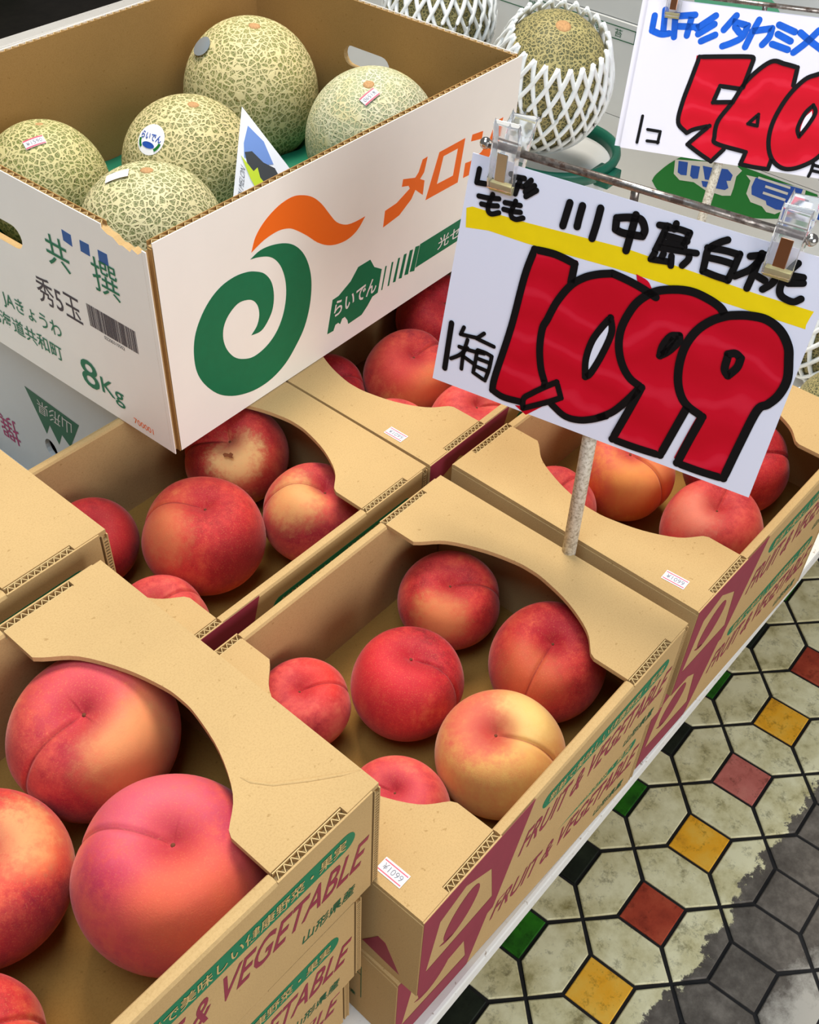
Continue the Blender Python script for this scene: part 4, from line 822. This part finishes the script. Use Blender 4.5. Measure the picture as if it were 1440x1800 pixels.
for i, (c, r_, s_, kd) in enumerate(MELONS):
    e_ = empty('melon', (c[0], c[1], c[2])); tag(e_, MLAB[i], 'melon', 'melons in the white carton')
    zs = (1.06, 1.02, 1.0, 1.04, .98)[i]
    o = link('rind', melon_mesh(i+1, MEL[i], zs), e_); o.scale = (r_, r_, r_); o.rotation_mode = 'QUATERNION'; qq = Vector(s_).to_track_quat('Z', 'Y'); o.rotation_quaternion = qq
    sc_ = link('stem_scar', SCM, o); sc_.location = (0, 0, zs*.965)
    if i == 0:
        grid_sheet(on_ball(kd, (0, 0, 1), r_*1.05), .026, .021, True, .0009, plain('smoky_foil', '#9aa3a8', .25, .4), 'round_sticker', e_)
    if i == 1: price_tag(e_, kd, (-.2, -.95, .1), r_*1.03)
    if i == 2:
        xf = on_ball(kd, (0, 0, 1), r_); st = grid_sheet(xf, .029, .029, True, .0006, STICKW, 'round_sticker', e_)
        mb = MB(); pr_text(mb, xf, 'らいでん', -.0115, -.001, .0115, .0058, .0010, 0, .02); mb.build('blue_lettering', BLUED, st)
        mb = MB(); k = mb.pts([xf(.0115*math.cos(a*math.pi/10)*.6, -.0055+.0028*math.sin(a*math.pi/10), .0010) for a in range(20)]); mb.face(range(k, k+20)); mb.build('blue_oval', BLUED, st)
        mb = MB()
        for sg in (-1, 1):
            k = mb.pts([xf(sg*.0126*math.cos(a), -.0126*math.sin(a), .0010) for a in (.1, .35, .6, .85)] + [xf(sg*.0100*math.cos(a), -.0100*math.sin(a), .0010) for a in (.85, .6, .35, .1)]); mb.face(range(k, k+8))
        mb.build('green_leaves', GREENF, st)
    if i == 3:
        price_tag(e_, kd, (.25, .9, .3), r_*1.035, '¥1590')
        grid_sheet(on_ball((-.62, .35, .70), (0, 0, 1), r_*1.05), .022, .016, True, .0009, plain('smoky_foil', '#9aa3a8', .25, .4), 'round_sticker', e_)
    if i == 4: grid_sheet(on_ball(kd, (.5, .6, .3), r_*.99), .021, .0105, False, .0009, STICKW, 'white_label', e_)
# leaflet in the melon box
T0, L0, R0 = Vector((.3830, .5385, .1802)), Vector((.3400, .5118, .1125)), Vector((.3910, .4845, .1332))
dn = (L0-T0); dr = (R0-T0)
lf = Frame(T0, dr, -dn); lfn = lf.n
le = empty('melon_leaflet', tuple(T0+dn*1.5)); tag(le, 'printed white melon leaflet standing in the carton between the melons', 'leaflet')
sh = T0+dn*1.5
def lp(a, b, h=0): return T0+dn*a+dr*b+lfn*h-sh
def quadsheet(name, pts_, h, mat_, th=.0003):
    mb = MB(); n = len(pts_); k = mb.pts([lp(a, b, h) for a, b in pts_]); k2 = mb.pts([lp(a, b, h-th) for a, b in pts_]); mb.face(range(k, k+n)); mb.face(list(range(k2, k2+n))[::-1])
    for i in range(n): mb.face((k+i, k2+i, k2+(i+1) % n, k+(i+1) % n))
    return mb.build(name, mat_, le)
quadsheet('sheet', [(0, 0), (1.45, 0), (1.0, .75), (.35, 1.45), (0, 1.3)], 0, LEAFP, .0006)
quadsheet('sky_print', [(.10, .13), (.30, .09), (.42, .12), (.30, .42), (.15, .62), (.06, .42)], .0004, PHOTO_B)
quadsheet('dark_print', [(.28, .24), (.37, .12), (.44, .18), (.46, .36), (.40, .58), (.33, .80), (.22, .85), (.17, .65), (.25, .45)], .0006, PHOTO_D)
quadsheet('lime_print', [(.44, .06), (.44, .30), (.36, .36), (.42, .42), (.42, .60), (.50, .62), (.62, .62), (.66, .58), (.58, .42), (.54, .26)], .0008, LIME)
quadsheet('lime_panel', [(.74, .36), (.98, .24), (.98, .32), (.90, .52), (.80, .56), (.70, .50)], .0006, LIME)
quadsheet('amber_print', [(.22, .92), (.62, .84), (.50, 1.14), (.30, 1.2)], .0006, LEAFO)
mb = MB(); pr_text(mb, lambda x, y, h: lp(.98-x, .16-y, h), 'RAIDEN MELON', 0, .0, .46, .085, .0006); mb.v = [tuple(v) for v in mb.v]; mb.build('lettering', LEAFT, le)

# ------------------------------------------------------------------ price cards and their stands
from_B = lambda B: Matrix(((B[0][0], B[0][1], B[0][2]), (B[1][0], B[1][1], B[1][2]), (B[2][0], B[2][1], B[2][2]))).to_quaternion()
CB1 = ((.2041, .2014, -.9580), (-.9788, .0269, -.2029), (-.0151, .9791, .2027)); CO1 = (.2825, .2355, .1030)
CB2 = ((.3599, .3329, -.8716), (-.9324, .1612, -.3234), (.0328, .9291, .3684)); CO2 = (.9053, .4497, -.0074)
KW, KH = .24, .1663
I3 = Frame((0, 0, 0), (1, 0, 0), (0, 1, 0))
def card(o_, B, data, label):
    c = empty('price_card', o_, 0, from_B(B)); tag(c, label, 'price card', 'hand-lettered price cards')
    mb = MB(); mb.box(0, 0, -.0007, KW, KH, 0); mb.build('card_sheet', CARDW, c)
    def polys(key, name, mat_, h, sm):
        if key not in data: return
        mb = MB()
        for i, p in enumerate(data[key]): pr_poly(mb, I3, smooth_poly(p, 4, True, 50) if sm else p, h+.00002*i, (), .00005)
        mb.build(name, mat_, c)
    polys('yellow', 'yellow_stripe', YELLOW, .0001, False); polys('red', 'red_numerals', REDM, .00022, True); 
    for p in data['white']: mb = MB(); pr_poly(mb, I3, smooth_poly(p, 4, True, 50), .00055, (), .00005); mb.build('counter', CARDW, c)
    for key, name, mat_, h in (('blue', 'blue_lettering', BLUEM, .0002), ('ink', 'black_lettering', INKBLK, .00075)):
        if key in data:
            mb = MB()
            for wd, p in data[key]: pr_stroke(mb, I3, p, wd, h, 0)
            mb.build(name, mat_, c)
    return c
for p in CARD2['blue']: pass
card(CO1, CB1, CARD1, 'large white price card reading 1,099 in red with a yellow stripe')
def clamp_card(d):
    o = {}
    for k, v in d.items():
        f_ = lambda p: [(min(x, KW-.004), y) for x, y in p]
        o[k] = [(w_, f_(p)) for w_, p in v] if k in ('ink', 'blue') else [f_(p) for p in v]
    return o
card(CO2, CB2, clamp_card(CARD2), 'white price card reading 540 in red with blue lettering, behind the melons')
b2 = Matrix(CB2); off = Vector(CO2) + b2 @ Vector((-.0075, .001, -.0035))
bk = MB(); bk.box(0, 0, -.0007, KW, KH, 0); o = bk.build('blank_card', CARDW); o.location = off; o.rotation_mode = 'QUATERNION'; o.rotation_quaternion = from_B(CB2); tag(o, 'plain white card held just behind the 540 price card', 'card')

def clip(par, u, hw=.0085, metal=SILVER):
    e_ = MB()
    def xf(x, y, z): return (z, x, y)          # profile (v, n) extruded along u
    prof = [(.1475, .0010), (.1495, .0052), (.1560, .0078), (.1700, .0100), (.1820, .0112), (.1920, .0150), (.1945, .0135), (.1880, .0085), (.1800, .0050), (.1680, .0028), (.1560, .0018)]
    o1 = MB(); o1.prism(prof, u-hw, u+hw, (), xf); a = soften(o1.build('clip_jaw', CLEAR, par), .0012, 2)
    o2 = MB(); o2.prism([(v, -n-.0012) for v, n in prof][::-1], u-hw, u+hw, (), xf); b = soften(o2.build('clip_jaw', CLEAR, par), .0012, 2)
    m1 = MB(); m1.box(u-hw*.45, .1560, .0080, u+hw*.45, .1745, .0088); k = MB()
    m1.v = [(x, y, z+(y-.156)*.16) for x, y, z in m1.v]
    soften(m1.build('spring_plate', metal, a), .0004)
    p_ = MB(); p_.box(u-hw*.95, .1472, .0002, u+hw*.95, .1530, .0050); p_.v = [(x, y, z*(.6+.6*(y-.147)/.006)) for x, y, z in p_.v]; soften(p_.build('grip_pad', RUBBER, a), .0006)
def ball(mb, c, r_, n=12):
    rings = [(r_*math.sin(math.pi*i/8)+1e-5, r_*math.cos(math.pi*i/8)) for i in range(9)]
    mb.lathe([(a, -b) for a, b in rings], n, 0, c)
def stand(o_, B, u0, u1, uj, low, label, clips, joint_v):
    s = empty('sign_stand', o_, 0, from_B(B)); tag(s, label, 'sign stand')
    Bm = Matrix(B); inv = Bm.transposed()
    lo = inv @ (Vector(low)-Vector(o_))
    mb = MB(); mb.tube([(u0, .1735, -.0035), (u1, .1735, -.0035)], .0026, 12); bar = mb.build('crossbar', RUST, s, True)
    for u in (u0, u1): mb = MB(); ball(mb, (u, .1735, -.0035), .0040); mb.build('ball_end', CHROME, bar, True)
    J = Vector((uj, joint_v, -.0075)); d = (lo-J)
    mb = MB(); mb.tube([(uj, .1735, -.0040), tuple(J), tuple(J+d*.12)], .0028, 10); mb.build('stem', RUST, s, True)
    mb = MB(); mb.tube([tuple(J+d*.10), tuple(J+d*.5), tuple(lo)], .0054, 14); mb.build('stick', STICK, s, True)
    for u, mt in clips: clip(s, u, .0085, mt)
    return s
stand(CO1, CB1, .0062, .2200, .1098, (.2925, .1033, -.022), 'rusty crossbar sign stand with two clear clips holding the 1,099 card', [(.0250, SILVER), (.2085, COPPER)], .1655)
stand(CO2, CB2, .0150, .2300, .1296, (.8805, .3218, -.2015), 'sign stand with clear clips and pale stick holding the 540 card', [(.0300, COPPER), (.2100, SILVER)], .1655)

# ------------------------------------------------------------------ foam-netted melons, bucket, cartons behind
def foam(par, r_, zs, n=24, lat0=-1.15, lat1=.80, twist=1.05, seg=26, tip=.10, rad_=.0031):
    mb = MB()
    for sg in (-1, 1):
        for k in range(n):
            path = []; rads = []
            for i in range(seg+1):
                t = i/seg; la = lat0+(lat1-lat0)*t
                zig = twist*t
                ph = 2*math.pi*k/n + sg*zig
                rr = r_*(1.035+.02*(1 if sg > 0 else 0)); fl_ = max(0, (t-.86)/.14)
                path.append((rr*math.cos(la)*math.cos(ph)*(1+tip*fl_*.6), rr*math.cos(la)*math.sin(ph)*(1+tip*fl_*.6), rr*zs*math.sin(la)+r_*tip*fl_*.9)); rads.append(rad_)
            mb.tube(path, rads, 6, True, 0, .8)
    return mb.build('foam_net', FOAM, par, True)
def net_melon(c, r_, zs, label, tilt=(0, 0, 1), **kw):
    e_ = empty('netted_melon', c); e_.rotation_mode = 'QUATERNION'; e_.rotation_quaternion = Vector(tilt).to_track_quat('Z', 'Y'); tag(e_, label, 'melon', 'melons in white foam nets')
    o = link('rind', melon_mesh(int(c[0]*1000), MELD, zs), e_); o.scale = (r_, r_, r_); s_ = link('stem_scar', SCM, o); s_.location = (0, 0, zs*.965); s_.scale = (1.5, 1.5, 1.2)
    foam(e_, r_, zs, **kw)
net_melon((.884, .550, .050), .0715, 1.18, 'large melon in a white foam net standing in the green rimmed bucket', (-.25, -.30, 1))
net_melon((.955, .780, .050), .0715, 1.15, 'melon in a white foam net behind the far corner of the melon carton', (0, -.05, 1))
net_melon((.775, .6050, -.070), .0560, 1.1, 'small foam-netted melon showing between the carton corner and the bucket melon', (.0, -.1, 1), n=16)
net_melon((.920, .128, -.128), .0640, 1.08, 'foam-netted melon at the right picture edge beside the price card', (-.3, -.2, 1))
net_melon((.800, .070, -.1475), .0500, 1.0, 'yellow-green melon under the right picture edge, beside the right front box flap', (-.2, 0, 1), lat0=-1.2, lat1=-.2)
bu = empty('bucket', (.902, .541, TZ)); tag(bu, 'white bucket with a green rim carrying the large netted melon', 'bucket')
RZ = -.036-TZ
mb = MB(); mb.lathe([(.0001, .0), (.058, 0), (.060, .004), (.0745, RZ-.012), (.0725, RZ-.012), (.0700, RZ-.030), (.0001, RZ-.034)], 48); mb.build('body', WHITEPL, bu, True)
mb = MB(); mb.lathe([(.0735, RZ-.014), (.0815, RZ-.014), (.0850, RZ-.002), (.0840, RZ+.003), (.0800, RZ+.005), (.0760, RZ+.003), (.0725, RZ-.004), (.0735, RZ-.014)], 48); mb.build('rim', GREENPL, bu, True)
def cyl(poly, name, mat_):
    mb = MB(); k = mb.pts([((.0615+.0745*0+.0145*(z/(RZ-.012))+.0006)*math.cos(a), (.0615+.0145*(z/(RZ-.012))+.0006)*math.sin(a), z) for a, z in poly]); mb.face(range(k, k+len(poly))); mb.build(name, mat_, bu)
cyl([(3.95, .075), (4.02, .095), (4.10, .108), (4.20, .104), (4.24, .085), (4.20, .06), (4.08, .055)], 'green_print', GREENF)
mb = MB(); mb.box(.062, -.016, RZ-.022, .092, .016, RZ-.006); mb.v = [Matrix.Rotation(4.75, 3, 'Z') @ Vector(v) for v in mb.v]; soften(mb.build('lug', GREENPL, bu), .002)
mb = MB(); mb.box(.062, -.012, RZ-.03, .090, .012, RZ-.006); mb.v = [Matrix.Rotation(3.55, 3, 'Z') @ Vector(v) for v in mb.v]; soften(mb.build('lug', GREENPL, bu), .002)

def carton(name, x0, y0, z0, x1, y1, z1, label, holes=()):
    c = empty(name, ((x0+x1)/2, (y0+y1)/2, z0)); tag(c, label, 'carton')
    ox, oy = (x0+x1)/2, (y0+y1)/2; t_ = .005
    mb = MB(); mb.box(x0-ox+t_, y0-oy, 0, x1-ox, y0-oy+t_, z1-z0); mb.box(x0-ox+t_, y1-oy-t_, 0, x1-ox, y1-oy, z1-z0); mb.box(x1-ox-t_, y0-oy+t_, 0, x1-ox, y1-oy-t_, z1-z0)
    mb.box(x0-ox+t_, y0-oy+t_, 0, x1-ox-t_, y1-oy-t_, t_); mb.build('body', CARTON_SHADE, c)
    mb = MB(); mb.box(x0-ox+t_, y0-oy, z1-z0-t_, x1-ox, y1-oy, z1-z0+.0005); mb.build('lid_flap', CARTON_SHADE, c)
    mb = MB(); mb.prism([(y0-oy, 0), (y1-oy, 0), (y1-oy, z1-z0), (y0-oy, z1-z0)], 0, t_, holes, lambda x, y, z: (x0-ox+z, x, y)); fwl = mb.build('end_wall', CARTON_SHADE, c)
    fr = Frame((x0-ox, -oy, -z0), (0, -1, 0), (0, 0, 1))
    return c, fwl, fr
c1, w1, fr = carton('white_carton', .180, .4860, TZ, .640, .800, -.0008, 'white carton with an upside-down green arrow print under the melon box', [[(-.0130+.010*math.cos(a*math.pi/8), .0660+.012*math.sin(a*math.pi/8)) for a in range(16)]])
mb = MB(); pr_poly(mb, fr, [(-y, z) for y, z in WB['arrow']], .0003); mb.build('green_arrow', GREEND, w1)
fru = Frame(fr.o, -fr.u, -fr.v)
mb = MB(); pr_text(mb, fru, '山形県', .5790, .0735, .6330, .0920, .0006, .25); mb.build('white_lettering', GREYP, w1)
mb = MB(); pr_text(mb, fru, '撰', .6900, .1370, .7230, .1720, .0004, 0, .0); mb.build('magenta_lettering', MAGENTA, w1)
XF = 1.118
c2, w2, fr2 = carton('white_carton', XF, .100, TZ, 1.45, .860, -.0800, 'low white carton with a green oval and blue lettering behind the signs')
cl_ = lambda p: [(-y, min(z, -.0830)) for y, z in p]
mb = MB(); pr_poly(mb, fr2, [(x_, min(z_, -.0830)) for x_, z_ in smooth_poly([(-y, z) for y, z in FAR['ell']], 4)], .0003); mb.build('green_oval', GREENF, w2)
mb = MB()
for p in FAR['gray']: pr_poly(mb, fr2, cl_(p), .0006)
mb.build('grey_outline', GREYP, w2)
mb = MB()
for p in FAR['blue']: pr_poly(mb, fr2, cl_(p), .0009)
mb.build('blue_lettering', BLUED, w2)
mb = MB()
for p in FAR['lines']: pr_poly(mb, fr2, cl_(p), .0012)
mb.build('grey_line', GREYP, w2)
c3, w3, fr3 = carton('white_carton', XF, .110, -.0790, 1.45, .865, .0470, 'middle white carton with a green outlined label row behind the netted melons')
mb = MB()
for q in ((.5700, .0230, .9000, .0242), (.5700, .0395, .9000, .0407), (.5700, .0230, .5712, .0407), (.6450, .0230, .6460, .0407), (.7200, .0230, .7210, .0407)): pr_poly(mb, fr3, [(-q[2], q[1]), (-q[0], q[1]), (-q[0], q[3]), (-q[2], q[3])], .0003)
pr_text(mb, fr3, '軽', -.640, .0265, -.628, .0372, .0004); pr_text(mb, fr3, '苔', -.603, .0265, -.591, .0372, .0004); pr_text(mb, fr3, '糖', -.748, .0265, -.734, .0372, .0004)
mb.build('green_label_row', GREEND, w3)
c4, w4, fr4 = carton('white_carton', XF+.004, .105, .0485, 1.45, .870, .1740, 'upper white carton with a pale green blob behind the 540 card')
mb = MB(); pr_poly(mb, fr4, [(-(.44+.060*math.cos(a*math.pi/10)), .105+.030*math.sin(a*math.pi/10)) for a in range(20)], .0003); mb.build('green_blob', plain('pale_green_print', '#5fae86', .6), w4)
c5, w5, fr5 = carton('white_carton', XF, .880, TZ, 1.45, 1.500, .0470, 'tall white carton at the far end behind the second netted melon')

# torn sticker lying on the worn floor
sp_ = empty('torn_sticker', (.5075, -.2215, FZ+.0006), .5); tag(sp_, 'torn red and white sticker stuck on the worn grey floor', 'sticker')
mb = MB(); mb.prism([(-.016, -.010), (.012, -.012), (.017, .002), (.010, .011), (-.013, .009)], 0, .0004); mb.build('paper', STICKW, sp_)
mb = MB(); mb.prism([(-.014, -.009), (.011, -.0105), (.012, -.007), (-.0145, -.006)], .0004, .0006); mb.build('red_line', STICKR, sp_)
